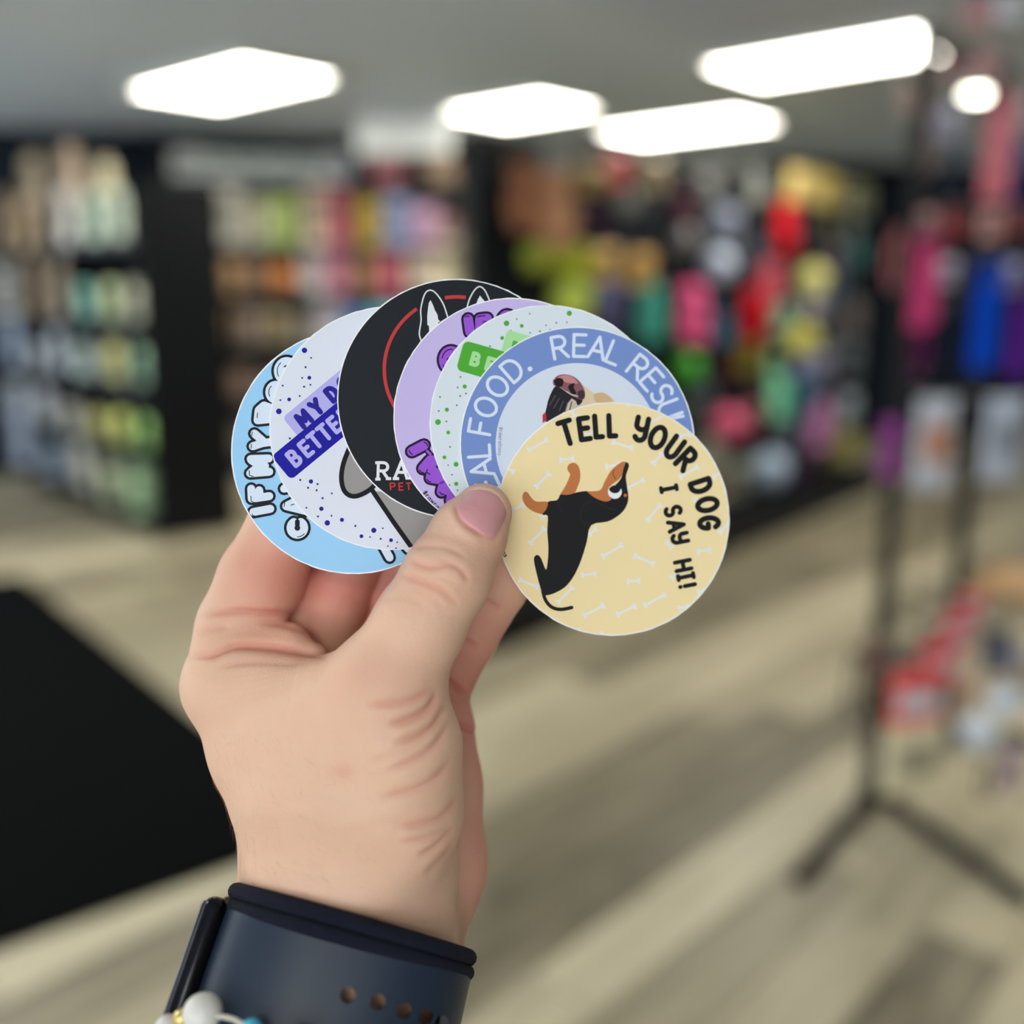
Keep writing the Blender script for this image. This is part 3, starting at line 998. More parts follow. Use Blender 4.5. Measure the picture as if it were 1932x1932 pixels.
s1.letters('bubble_lettering_outline', letters1, 25, DARK)
s1.letters('bubble_lettering', letters1, 15, w1)
s1.strokes('lettering_shine', [[(476, 970), (477, 973), (484, 974)], [(473, 936), (474, 946), (480, 948)], [(470, 888), (471, 897), (478, 899)], [(476, 815), (475, 822)], [(474, 838), (474, 846)],
          arc(520, 740, 13, 15, 150, 230, 6), arc(541, 700, 18, 20, 150, 230, 6), arc(561, 996, 17, 17, 40, 90, 6), [(537, 948), (536, 956)], [(549, 953), (555, 951)], [(486, 779), (485, 788)]], 1.6, DARK)
s1.strokes('lettering_shine', [[(561, 990), (561, 984)]], 9, DARK)

# ---- 2 white with blue labels
s2 = Sticker(1, (738, 808), 230, (228, 232, 244), 'white round sticker with navy dots and slanted blue BETTER label')
NAVY = (38, 32, 150)
s2.dots('printed_dots', zd(z1, [(597, 622, 20), (632, 822, 14), (485, 980, 14), (410, 1067, 21), (644, 1578, 16), (720, 1777, 16), (763, 1880, 20), (870, 1858, 15)]) + zd(z4, [(1012, 818, 14), (1102, 775, 19), (1228, 847, 14)]), NAVY)
s2.dots('printed_dots', zd(z1, [(645, 677, 7), (605, 745, 8), (580, 823, 7), (640, 873, 7), (594, 887, 8), (438, 879, 7), (562, 955, 7), (421, 985, 7), (490, 1264, 8), (566, 1567, 8), (692, 1597, 8), (623, 1624, 8), (685, 1642, 8), (796, 1665, 7), (729, 1700, 8), (611, 1770, 7), (794, 1828, 7), (695, 1833, 8), (541, 625, 6)])
        + zd(z4, [(968, 743, 8), (1168, 760, 6), (1075, 824, 6), (1152, 837, 8), (1272, 862, 6), (1205, 890, 6), (1265, 908, 8)]), (60, 56, 120))
s2.polys('label_box', [rbox(533, 788, 190, 62, -39.5, 9)], (186, 180, 240))
s2.polys('label_box', [rbox(512, 861, 240, 58, -39.5, 10)], (28, 24, 158))
s2.letters('heavy_lettering', [glyph(c_, x_, y_, 25, -39.5, q_) for c_, x_, y_, q_ in (('M', 573, 790, .9), ('Y', 597, 768, .9), ('D', 627, 743, .85), ('O', 650, 724, .9))], 9.4, NAVY)
s2.letters('heavy_lettering', [glyph(c_, x_, y_, 28, -39.5, q_) for c_, x_, y_, q_ in (('B', 555, 864, .85), ('E', 577, 846, .8), ('T', 594, 831, .85), ('T', 612, 816, .85), ('E', 631, 801, .8), ('R', 652, 783, .85))], 7.8, (186, 180, 240))
GREY = (158, 154, 152)
ear = curve(z1([(925, 1330), (880, 1450), (866, 1560), (890, 1650), (950, 1686), (1030, 1664), (1110, 1600), (1150, 1480)]), 5)
s2.polys('grey_drawing', [ear], GREY)
s2.strokes('drawing_outline', [ear], 9, (28, 26, 30))
bl = z4([(1095, 490), (1250, 720), (1385, 910)])
s2.polys('grey_drawing', [bl + z4([(1600, 905), (1600, 500)])], GREY)
s2.strokes('drawing_outline', [bl], 9, (28, 26, 30))

# ---- 3 black logo
s3 = Sticker(2, (862, 752), 226, (33, 36, 42), 'black round sticker with red ring and white outlined animal ears')
s3.strokes('red_ring', [arc(862, 697, 137, 137, 140, 236.5, 30)], 6.5, (200, 62, 62), cap=False)
s3.strokes('red_ring', [arc(862, 697, 137, 137, 260.5, 277, 6)], 6.5, (200, 62, 62), cap=False)
zz = 260 / 1932
def z5(L): return z(740, 540, zz, L)
s3.strokes('ear_outline', [curve(z5([(420, 790), (380, 670), (405, 480), (400, 330), (440, 150), (490, 70), (560, 60), (640, 130), (720, 260), (780, 440)]), 5),
                           curve(z5([(1050, 300), (1080, 190), (1150, 60), (1225, 5), (1300, 60), (1365, 200)]), 5)], 2.6, (225, 228, 232))
s3.polys('ear_fur', [z5([(538, 195), (570, 260), (600, 340), (635, 400), (645, 470), (672, 490), (640, 515), (655, 530), (560, 640), (520, 660), (515, 560), (492, 540), (490, 420), (505, 290), (515, 230)])], (232, 234, 240))
s3.polys('ear_fur', [z5([(1230, 130), (1260, 170), (1300, 215), (1260, 235), (1165, 265), (1190, 220), (1200, 180), (1212, 170)])], (232, 234, 240))
R_ = glyph('R', 723, 888, 30, 2)
s3.strokes('slab_lettering', R_ + [[(708, 904), (718, 904)], [(728, 903), (738, 903)], [(708, 873), (716, 873)]], 5.6, (235, 236, 240), cap=False)
s3.strokes('slab_lettering', glyph('A', 757, 886, 32, 2) + [[(741, 903), (753, 903)], [(765, 902), (777, 902)]], 5.6, (235, 236, 240), cap=False)
s3.letters('red_lettering', [glyph('P', 741, 918, 13, -4, 1.15), glyph('E', 757, 918, 13, -4, 1.15), glyph('T', 771, 918, 13, -4, 1.15)], 2.6, (196, 60, 56), cap=False)

# ---- 4 lilac
s4 = Sticker(3, (967, 787), 225, (204, 188, 236), 'lilac round sticker with purple bubble lettering')
PUR = (158, 88, 214); DP = (38, 26, 54)
L4 = [
    [z5([(1065, 460), (1090, 640)])],
    [z5([(1230, 460), (1230, 800)]), z5([(1230, 460), (1330, 450)]), z5([(1230, 580), (1330, 570)])],
    [arc(957, 608, 10, 14, 0, 360, 14)],
    [arc(851, 679, 14, 17, 0, 360, 16), [(846, 679), (858, 679)]],
    [[(777, 852), (800, 840)]],
    [[(812, 868), (798, 884)], [(812, 868), (830, 870)], [(815, 888), (812, 902)], [(812, 870), (815, 890), (834, 894)], [(812, 902), (832, 905)]],
    [[(836, 916), (833, 928)], [(836, 916), (846, 926)], [(852, 936), (850, 944)]],
]
s4.letters('bubble_lettering_outline', L4, 27, DP)
s4.strokes('bubble_lettering_outline', [[(806, 850), (812, 858)]], 12, DP)
s4.letters('bubble_lettering', L4, 18, PUR)
s4.strokes('bubble_lettering', [[(806, 851), (812, 857)]], 5, PUR)
s4.strokes('lettering_shine', [z5([(1020, 430), (1040, 420), (1080, 422)]), z5([(1195, 435), (1220, 420), (1300, 415)]), z5([(1270, 498), (1340, 492)]), arc(851, 679, 17, 20, 190, 280, 8), arc(851, 679, 17, 20, 110, 150, 5),
            z(740, 800, .1035, [(310, 480), (330, 530), (370, 555)]), z(740, 800, .1035, [(580, 330), (620, 350), (645, 400)]), z(740, 800, .1035, [(500, 840), (530, 880), (570, 890)]), z(740, 800, .1035, [(630, 1010), (660, 1045), (700, 1055)]),
            z(740, 800, .1035, [(640, 830), (625, 880), (690, 915)]), z(740, 800, .1035, [(865, 1240), (900, 1280), (950, 1285)])], 2.0, DP)
s4.dots('lettering_shine', [(847, 679, 4.5)], DP)
# small tag text along the rim
t4 = line_text('#rawration', 797, 931, 10, 47.5, 1.0, 0.28)
s4.letters('small_lettering', t4, 1.5, (40, 34, 60))

# ---- 5 white with green
s5 = Sticker(4, (1033, 798), 222.5, (222, 231, 238), 'white round sticker with green dots and green BE label')
GRN = (86, 172, 64)
s5.dots('printed_dots', zd(z2, [(673, 120, 19), (215, 193, 20), (326, 212, 14), (183, 300, 14)]) + zd(z1, [(1765, 886, 15), (1635, 1055, 15), (1570, 1145, 21), (1645, 1221, 14), (1617, 1402, 14), (1702, 1453, 18), (1703, 1595, 15), (1671, 1660, 8)]), GRN)
s5.dots('printed_dots', zd(z2, [(385, 123, 6), (290, 162, 6), (578, 190, 7), (655, 186, 6), (503, 208, 6), (458, 252, 7), (387, 262, 6), (532, 240, 6), (95, 360, 7), (248, 247, 6), (375, 70, 5), (583, 70, 5)])
        + zd(z1, [(1734, 816, 7), (1714, 893, 7), (1774, 937, 7), (1732, 955, 7), (1585, 962, 7), (1707, 1022, 7), (1576, 1064, 7), (1632, 1141, 7), (1658, 1326, 7), (1644, 1459, 6), (1672, 1529, 6), (1655, 1604, 6), (1712, 1642, 6)]), (120, 135, 130))
s5.polys('label_box', [rbox(957, 622, 150, 46, 15.5, 8)], (172, 226, 160))
s5.polys('label_box', [rbox(876, 642, 200, 58, 15.8, 11)], (82, 174, 58))
s5.strokes('heavy_lettering', glyph('B', 897, 678, 21, 15.8, 0.95), 7.4, (172, 226, 160))
s5.strokes('heavy_lettering', glyph('E', 925, 687, 21, 15.8, 0.95), 7.4, (172, 226, 160))
s5.polys('heavy_lettering', [z5([(1695, 762), (1745, 770), (1775, 800), (1690, 900), (1660, 890)])], (82, 174, 58))

# ---- 6 blue ring with snout photo
s6 = Sticker(5, (1089, 838), 221.5, (122, 148, 208), 'blue ringed round sticker with white lettering and an animal snout in its centre')
s6.circle('white_centre', (1089, 839), 154, (220, 227, 241))
WT = (222, 232, 250)
def ringtext(st, c, items, R, h, w, rgb, sx=1.0, name='ring_lettering', turn=0):
    P = []
    for ch, ang in items:
        a = math.radians(ang)
        P.append(glyph(ch, c[0] + R * math.sin(a), c[1] - R * math.cos(a), h, ang + turn, sx))
    return st.letters(name, P, w, rgb)
ringtext(s6, (1089, 838), [('R', -10.2), ('E', 1.5), ('A', 12), ('L', 22.2), ('R', 38.5), ('E', 49), ('S', 59.2), ('U', 69.4), ('L', 78), ('T', 86), ('S', 95)], 186, 41, 6, WT)
ringtext(s6, (1089, 838), [('D', -41), ('O', -54), ('O', -67.8), ('F', -80), ('L', -94), ('A', -104.5), ('E', -115)], 186, 41, 6, WT)
s6.dots('ring_lettering', [(1000, 696, 4.6)], WT)
s6.polys('snout_fur', [curve(z2([(700, 640), (780, 650), (850, 700), (910, 694), (965, 722), (1000, 790), (800, 850), (640, 860), (620, 780), (660, 690), (700, 640)]), 4)], (226, 206, 172))
s6.polys('snout_fur', [curve(z2([(850, 712), (905, 698), (955, 720), (985, 760), (900, 775), (860, 760), (850, 712)]), 4)], (214, 180, 138))
s6.polys('snout_beard', [curve(z2([(545, 690), (580, 650), (660, 700), (720, 735), (770, 748), (745, 790), (690, 790), (660, 815), (620, 850), (560, 900), (500, 910), (495, 860), (508, 800), (520, 750), (545, 690)]), 4)], (40, 38, 44))
s6.polys('snout_beard', [z2([(640, 860), (660, 780), (690, 740), (720, 760), (735, 800), (690, 850)])], (206, 192, 172))
s6.strokes('snout_beard', [z2([(600, 740), (560, 810)]), z2([(630, 760), (600, 830)]), z2([(660, 770), (640, 840)]), z2([(690, 765), (675, 830)]), z2([(570, 720), (530, 790)])], 2.2, (84, 80, 84))
s6.polys('snout_tongue', [z2([(478, 860), (500, 840), (508, 900), (478, 920)])], (196, 54, 58))
s6.polys('snout_nose', [curve(z2([(552, 610), (590, 574), (650, 566), (715, 588), (765, 640), (788, 705), (775, 748), (725, 738), (665, 700), (610, 662), (560, 645), (552, 610)]), 5)], (142, 92, 98))
s6.polys('snout_nose', [curve(z2([(590, 582), (650, 570), (705, 592), (735, 630), (690, 632), (640, 620), (600, 600), (590, 582)]), 5)], (204, 138, 140))
s6.polys('snout_nostril', [curve(z2([(560, 612), (590, 592), (622, 598), (632, 625), (615, 655), (575, 648), (560, 612)]), 4), curve(z2([(662, 660), (680, 635), (715, 632), (705, 660), (725, 705), (690, 705), (662, 660)]), 4)], (36, 28, 34))
s6.polys('snout_nose', [curve(z2([(735, 690), (770, 680), (786, 715), (772, 745), (735, 735), (735, 690)]), 4)], (66, 54, 60))
s6.strokes('snout_nose', [z2([(655, 690), (690, 715), (735, 725)])], 1.6, (224, 214, 214))
s6.letters('small_lettering', line_text('#rawrations', 942, 806, 7.5, 93, 1.0, 0.28), 1.0, (150, 160, 190))

# ---- 7 cream, foremost
s7 = Sticker(6, (1156, 979), 220.5, (250, 227, 174), 'cream round sticker with black dachshund drawing, frontmost of the fan')
def bone(p, q, w=4.2):
    (ax, ay), (bx, by) = p, q
    L = math.hypot(bx - ax, by - ay); ux, uy = (bx - ax) / L, (by - ay) / L
    out = [[(ax - uy * w / 2, ay + ux * w / 2), (bx - uy * w / 2, by + ux * w / 2), (bx + uy * w / 2, by - ux * w / 2), (ax + uy * w / 2, ay - ux * w / 2)]]
    for (x, y) in (p, q):
        for s in (-1, 1):
            cx, cy = x - uy * s * w * 0.72, y + ux * s * w * 0.72
            out.append([(cx + w * 0.72 * math.cos(2 * math.pi * k / 10), cy + w * 0.72 * math.sin(2 * math.pi * k / 10)) for k in range(10)])
    return out
B2 = [((380, 1115), (508, 1045)), ((610, 1188), (700, 1178)), ((432, 1385), (524, 1290)), ((190, 1235), (265, 1275)), ((945, 1238), (1035, 1222)), ((995, 1058), (1128, 1102)), ((1240, 935), (1370, 860)), ((1480, 1015), (1550, 1000)),
      ((1288, 1212), (1345, 1145)), ((1482, 1315), (1605, 1240)), ((1725, 1315), (1800, 1270)), ((1095, 1395), (1212, 1335)), ((1245, 1625), (1335, 1520)), ((1768, 1715), (1840, 1650)), ((390, 1795), (488, 1690)), ((250, 1560), (335, 1520)),
      ((690, 830), (710, 870)), ((1080, 760), (1110, 780)), ((800, 1010), (860, 975)), ((470, 1610), (540, 1590)), ((920, 1890), (1055, 1810)), ((1152, 1890), (1285, 1945)), ((1612, 1855), (1700, 1845)), ((820, 1730), (870, 1695)), ((1590, 1490), (1690, 1530)), ((1380, 1560), (1300, 1460))][:-2]
B3 = [((768, 1100), (862, 1093)), ((1102, 1147), (1180, 1142)), ((312, 1135), (440, 1188)), ((592, 1300), (694, 1195)), ((785, 1395), (920, 1325)), ((1025, 1388), (1152, 1328)), ((1225, 1322), (1368, 1245)), ((1475, 1342), (1540, 1330)),
      ((1615, 1222), (1690, 1190)), ((500, 1395), (550, 1430)), ((905, 1530), (960, 1545)), ((180, 1050), (215, 1075)), ((700, 1500), (740, 1505)), ((1420, 1120), (1500, 1060)), ((1385, 860), (1420, 900)), ((1590, 545), (1620, 570))]
P = []
s7.n += 1
for a, b in B2: s7.polys('printed_bone', bone(*z2([a, b])), (240, 238, 238), hold=True)
for a, b in B3: s7.polys('printed_bone', bone(*z3([a, b])), (240, 238, 238), hold=True)
BK = (33, 32, 34); OR = (200, 122, 72)
s7.polys('dog_body', [curve(z3([(605, 515), (690, 506), (795, 488), (900, 500), (1000, 450), (1050, 395), (1063, 340), (1075, 285), (1098, 281), (1108, 305), (1096, 345), (1085, 385), (1093, 450), (1103, 520), (1098, 575), (1070, 630), (1020, 675), (950, 712), (832, 738),
     (800, 860), (760, 990), (705, 1110), (640, 1190), (560, 1235), (510, 1248), (480, 1240), (455, 1170), (432, 1080), (415, 1000), (420, 965), (445, 955), (470, 985), (502, 1062), (515, 1000), (520, 900), (512, 780), (515, 670), (475, 657), (512, 570), (582, 555), (605, 515)]), 3)], BK)
s7.polys('dog_paw', [curve(z3([(605, 512), (640, 460), (668, 400), (678, 365), (660, 335), (662, 305), (685, 286), (712, 284), (738, 305), (752, 350), (750, 410), (732, 460), (712, 500), (660, 516), (605, 512)]), 4)], OR)
s7.polys('dog_paw', [curve(z3([(475, 657), (420, 642), (370, 610), (340, 570), (330, 530), (345, 496), (370, 500), (392, 532), (432, 565), (512, 568), (505, 620), (475, 657)]), 4)], OR)
s7.polys('dog_muzzle', [curve(z3([(800, 490), (895, 483), (930, 420), (970, 350), (1010, 308), (1050, 280), (1082, 277), (1068, 325), (1058, 368), (1035, 402), (985, 440), (955, 475), (962, 520), (978, 550), (940, 565), (890, 552), (840, 525), (800, 490)]), 4)], OR)
s7.dots('dog_eye', [(900 + Z * 1005, 800 + Z * 495, 51 * Z)], (244, 244, 246))
s7.polys('dog_pupil', [curve(z3([(962, 470), (985, 452), (1020, 446), (1048, 462), (1035, 495), (1000, 505), (970, 490), (962, 470)]), 4)], BK)
s7.dots('dog_brow_spot', [(900 + Z * 1081, 800 + Z * 520, 12 * Z)], OR)
s7.strokes('dog_mouth', [curve(z3([(1000, 335), (992, 365), (1008, 400)]), 4)], 1.2, BK)
s7.strokes('dog_tail', [curve(z3([(480, 1220), (500, 1285), (545, 1335), (610, 1352), (690, 1338)]), 5)], 6.5, BK)
s7.strokes('dog_ear_line', [curve(z3([(870, 560), (790, 580), (755, 650), (775, 720), (830, 745)]), 5), curve(z3([(870, 565), (950, 610), (1010, 622)]), 4), curve(z3([(585, 560), (600, 610), (625, 650)]), 4)], 0.8, (58, 57, 58))
cT = (1156, 979)
def tl(ch, zx, zy, rot, h=50, sx=0.9, w=11.5):
    x, y = z2([(zx, zy)])[0]
    return [glyph(ch, x, y, h - w, rot, sx)]
T = tl('T', 655, 990, -17, 54, .85) + tl('E', 783, 962, -8, 51, .78) + tl('L', 886, 945, -4, 51, .62) + tl('L', 986, 940, -2, 50, .62) + tl('y', 1195, 965, 12, 54, .8) + tl('O', 1318, 1026, 24, 52, 0.8) + tl('U', 1438, 1100, 36, 52, 0.7) + tl('R', 1528, 1186, 44, 52, .75) \
  + tl('D', 1632, 1380, 72, 48, 0.75) + tl('O', 1680, 1515, 78, 49, 0.75) + tl('G', 1692, 1650, 86, 47, 0.75)
s7.letters('brush_lettering', T, 10, (30, 30, 32))
def tl3(ch, x, y, rot, h=37, sx=0.9, w=8):
    return [glyph(ch, x, y, h - w, rot, sx)]
T2 = tl3('I', 1262, 922, 79, sx=0.75) + tl3('S', 1270, 964, 79) + tl3('A', 1276, 992, 79, sx=0.85) + tl3('y', 1283, 1015, 79) + tl3('H', 1289, 1067, 79) + tl3('I', 1294, 1088, 79, sx=0.75) + tl3('!', 1297, 1105, 79)
s7.letters('brush_lettering', T2, 7.6, (30, 30, 32))
s7.letters('small_lettering', line_text('ns', 947, 1043, 9, 60, 1.0, 0.3), 1.6, (60, 50, 40))
# ================================================================== WATCH, HAIR TIE, BRACELET
A_AX = np.array([-0.262, -0.962, -0.43]); A_AX /= np.linalg.norm(A_AX)        # down the forearm (camera axes)
U_AX = np.array([0.962, -0.262, 0.0]); U_AX -= A_AX * np.dot(U_AX, A_AX); U_AX /= np.linalg.norm(U_AX)
V_AX = np.cross(A_AX, U_AX)
if V_AX[2] > 0: V_AX = -V_AX                                                  # towards the viewer
WC = cs(640, 1795, 275)
def wr(u, v, a):
    """wrist frame (mm): u across to the right, v towards the viewer, a down the arm"""
    return cam_to_world(WC + (U_AX * u + V_AX * v + A_AX * a) / 1000.0)
def ring(t, hu, hv, e=2.4):
    c, s = math.cos(t), math.sin(t)
    return hu * math.copysign(abs(c) ** (2 / e), c), hv * math.copysign(abs(s) ** (2 / e), s)

def px_to_ua(px, py, v):
    """wrist-frame position that appears at a pixel when it lies v mm to the front"""
    r = np.array([(px - 966) / F, (966 - py) / F, 1.0])
    M_ = np.stack([U_AX / 1000, A_AX / 1000, -r], 1)
    return np.linalg.solve(M_, -(WC + V_AX * v / 1000))[:2]
M_BAND = mat('watch_band_rubber', (33, 45, 62), 0.42, 0.4, bump=0.03, bscale=3000)
M_CASE = mat('watch_case_metal', (30, 30, 36), 0.22, 0.5, metal=0.85)
M_GLASS = mat('watch_glass_black', (6, 6, 9), 0.05, 0.6, coat=1.0)
M_TIE = mat('hair_tie_fabric', (24, 27, 42), 0.9, 0.2, bump=0.9, bscale=1800)

watch = link('wrist_watch', None); watch.location = tuple(wr(0, 0, 15))
watch_M = Matrix.Translation(Vector(wr(0, 0, 15))).inverted()
def wchild(name, me, m):
    me.transform(watch_M)
    return link(name, me, watch, m)
tag(watch, 'dark navy rubber strap wrist watch seen from the side on the wrist', 'watch')
# band: a strap of real thickness around the wrist
def band_mesh():
    prof = [(0.0, 0.6), (0.6, 0.0), (0.0 + 15, -0.25), (30.4, 0.0), (31.0, 0.6), (31.0, 1.9), (30.4, 2.4), (15, 2.5), (0.6, 2.4), (0.0, 1.9)]
    N = 160; vs, fs = [], []
    K = len(prof)
    for i in range(N):
        t = 2 * math.pi * i / N
        for (a, o) in prof:
            u, v = ring(t, BU - o, BV - o, 2.5)
            tilt = TLT * (u / BU)
            vs.append(wr(u + BC, v, a + BA + tilt))
    for i in range(N):
        for k in range(K):
            j = (i + 1) % N
            fs.append((i * K + k, i * K + (k + 1) % K, j * K + (k + 1) % K, j * K + k))
    me = pyd('band', vs, fs, True)
    b = bmesh.new(); b.from_mesh(me); bmesh.ops.recalc_face_normals(b, faces=b.faces); b.to_mesh(me); b.free()
    return me
BU, BV, BC = 34.2, 30.6, 1.6
TLT = 0.5
BA = float(px_to_ua(640, 1768, BV)[1])
bo = link('band', band_mesh(), None, M_BAND)
# cut the row of strap holes
cut = bmesh.new()
HOLES = [(657, 1877), (713, 1890), (762, 1907), (804, 1921), (836, 1935)]
for (hx, hy) in HOLES:
    q_ = px_to_ua(hx, hy, 28.5); p = wr(q_[0], 28.5, q_[1]); dirv = Vector(cam_to_world(V_AX) - CAM).normalized()
    r = bmesh.ops.create_cone(cut, cap_ends=True, segments=16, radius1=0.0018, radius2=0.0018, depth=0.024)
    rot = dirv.to_track_quat('Z', 'Y').to_matrix().to_4x4()
    bmesh.ops.transform(cut, matrix=Matrix.Translation(Vector(p)) @ rot, verts=r['verts'])
cm = bm_mesh('cut', cut); co_ = link('cut', cm)
md = bo.modifiers.new('holes', 'BOOLEAN'); md.operation = 'DIFFERENCE'; md.object = co_; md.solver = 'EXACT'
dg = bpy.context.evaluated_depsgraph_get()
nme = bpy.data.meshes.new_from_object(bo.evaluated_get(dg))
bo.modifiers.clear(); bpy.data.objects.remove(co_)
bo.data = nme
nme.polygons.foreach_set('use_smooth', [True] * len(nme.polygons))
nme.transform(watch_M); bo.parent = watch
try:
    nme.set_sharp_from_angle(angle=math.radians(40))
except Exception:
    pass

def oriented_box(name, cu, cv, ca, su, sv, sa, bev, m, seg=4):
    bm = bmesh.new(); bmesh.ops.create_cube(bm, size=1)
    bmesh.ops.transform(bm, matrix=Matrix.Diagonal((su, sv, sa, 1)), verts=bm.verts)
    bmesh.ops.bevel(bm, geom=list(bm.edges), offset=bev, segments=seg, affect='EDGES', profile=0.5)
    for v in bm.verts:
        v.co = Vector(wr(v.co.x + cu, v.co.y + cv, v.co.z + ca + TLT * (v.co.x + cu) / BU))
    return wchild(name, bm_mesh(name, bm, True), m)
UL = float(px_to_ua(362, 1800, 4)[0]); AT = float(px_to_ua(402, 1693, 6)[1])
oriented_box('case', UL + 3.6, 0.5, AT + 19.0, 6.4, 34, 38, 2.9, M_CASE)
oriented_box('glass', UL + 1.0, 0.5, AT + 19.0, 2.2, 31, 35, 1.05, M_GLASS)
oriented_box('lug', UL + 7.0, 6.0, AT + 1.2, 5.0, 18, 4.0, 1.4, mat('watch_lug', (62, 56, 48), 0.35, metal=0.5))
pin = tube_mesh('buckle_pin', [wr(*q) for q in ((21, 28.5, BA + 20), (21.0, 31.0, BA + 20))], 0.0014, 10)
wchild('buckle_pin', pin, mat('steel_pin', (170, 172, 175), 0.25, metal=1.0))

# the skin is held in by the tie and the strap: press it back to their inner line
HT = float(px_to_ua(660, 1741, 30)[1])
rel = (hv - WC) * 1000
u_ = rel @ U_AX; v_w = rel @ V_AX; a_ = rel @ A_AX
e_ = 2.4
s_ = (np.abs((u_ - 1.6) / 31.6) ** e_ + np.abs(v_w / 28.2) ** e_) ** (1 / e_)
lim = 1.0 + np.where(a_ >= HT - 2, 0.0, (HT - 2 - a_) * 0.013 + np.clip(HT - 8 - a_, 0, None) ** 2 * 0.0012)
kk = 0.05
soft = -kk * np.log(np.exp(-np.clip(s_, 0, 3) / kk) + np.exp(-lim / kk)) + kk * 0.05
w_s = np.clip((v_w + 4) / 10, 0, 1) * np.clip((a_ - HT + 45) / 10, 0, 1)
k_ = np.where(s_ > 0.5, 1 + (np.minimum(soft / np.maximum(s_, 1e-6), 1) - 1) * w_s, 1.0)
hv = WC + ((1.6 + (u_ - 1.6) * k_)[:, None] * U_AX + (v_w * k_)[:, None] * V_AX + a_[:, None] * A_AX) / 1000
person.data.vertices.foreach_set('co', cam_to_world(hv).astype(np.float32).ravel())
person.data.update()

# short fine hairs on the back of the wrist, lying along the skin
hr = np.random.RandomState(5)
cand_ = np.where(FRONT & (PX > 400) & (PX < 720) & (PY > 1380) & (PY < 1700) & (DM < 296))[0]
pick = hr.choice(cand_, 420, replace=False)
hvs, hfs = [], []
for i in pick:
    if hr.rand() > 1.15 - (PX[i] - 400) / 420: continue
    p0 = hv[i] + nrm[i] * 0.00002; n_ = nrm[i]
    d_ = np.array([0.9 + 0.3 * hr.randn(), -0.45 + 0.35 * hr.randn(), 0.0]); d_ -= n_ * np.dot(d_, n_); d_ /= np.linalg.norm(d_)
    L_ = 0.0022 + 0.0022 * hr.rand(); sd = np.cross(n_, d_); r_ = 0.000018
    base = len(hvs)
    for k, f in enumerate((0, 0.35, 0.7, 1.0)):
        c_ = p0 + d_ * L_ * f + n_ * (0.00035 * math.sin(f * 2.6)) + sd * 0.0006 * f * f * (hr.rand() - .5)
        rr_ = r_ * (1 - 0.85 * f)
        for a_ in (0, 2.094, 4.189):
            hvs.append(cam_to_world(c_ + (sd * math.cos(a_) + n_ * math.sin(a_)) * rr_))
        if k:
            q0 = base + 3 * (k - 1); q1 = base + 3 * k
            for j in range(3): hfs.append((q0 + j, q0 + (j + 1) % 3, q1 + (j + 1) % 3, q1 + j))
ah = link('arm_hair', pyd('arm_hair', hvs, hfs, True), person, mat('arm_hair', (168, 124, 96), 0.6))
ah['kind'] = 'stuff'

# hair tie doubled around the wrist above the watch
def loop(hu, hv, cu, a0, slope, wob, r, ph=0.0, sag=0.0):
    pts = []
    for i in range(120):
        t = 2 * math.pi * i / 120
        u, v = ring(t, hu, hv, 2.3)
        a = a0 + slope * u / hu + wob * math.sin(2 * t + ph) - sag * max(0, math.sin(t)) * math.cos(t)
        pts.append(wr(u + cu, v, a))
    return pts
ht = link('hair_tie', tube_mesh('hair_tie', loop(32.4, 29.8, 1.6, HT, 0.4, 0.3, 0, 0.6, 0.6), 0.0022, 12, True), None, M_TIE)
tag(ht, 'black fabric hair tie wound twice around the wrist above the watch', 'hair tie')
link('strand', tube_mesh('strand', loop(32.8, 30.0, 1.6, HT + 3.6, 0.4, 0.3, 0, 0.9, 1.0), 0.0021, 12, True), ht, M_TIE)

# beaded bracelet below the watch, its upper side tipped into view
TG = [px_to_ua(*q) for q in ((255, 2010, 8), (312, 1942, 20), (366, 1906, 28), (440, 1921, 32.5), (520, 1966, 35), (640, 2010, 36), (900, 2080, 10))]
TU = [q[0] for q in TG]; TA = [q[1] for q in TG]
br_pts = []
for i in range(200):
    t = 2 * math.pi * i / 200
    u, v = ring(t, 40.0, 36.0, 2.1)
    br_pts.append((u - 2.0, v, float(np.interp(u - 2.0, TU, TA))))
bracelet = link('bead_bracelet', tube_mesh('bead_bracelet', [wr(*q) for q in br_pts], 0.0006, 6, True), None, mat('bracelet_cord', (210, 205, 190), 0.7))
tag(bracelet, 'bracelet of white stone beads with small gold and turquoise spacers, at the lower edge', 'bracelet')
bm = bmesh.new(); bmesh.ops.create_uvsphere(bm, u_segments=20, v_segments=12, radius=1.0)
bead_me = bm_mesh('bead', bm, True)
kinds = [('white', 4.6), ('gold', 2.1), ('crystal', 3.0), ('gold', 2.1), ('white', 4.7), ('gold', 2.0), ('turquoise', 2.4), ('white', 4.5), ('blue', 3.8), ('gold', 2.0), ('green', 3.4)]
bmats = {'white': mat('bead_white_stone', (232, 230, 222), 0.35, noise=0.12, nscale=3), 'gold': mat('bead_gold', (226, 204, 130), 0.3, metal=0.7), 'crystal': mat('bead_crystal', (222, 214, 214), 0.15),
         'turquoise': mat('bead_turquoise', (70, 186, 220), 0.25), 'blue': mat('bead_grey_blue', (150, 176, 192), 0.35), 'green': mat('bead_dark_green', (58, 92, 88), 0.35)}
bead_meshes = {}
for k, m in bmats.items():
    q = bead_me.copy(); q.materials.clear(); q.materials.append(m); bead_meshes[k] = q
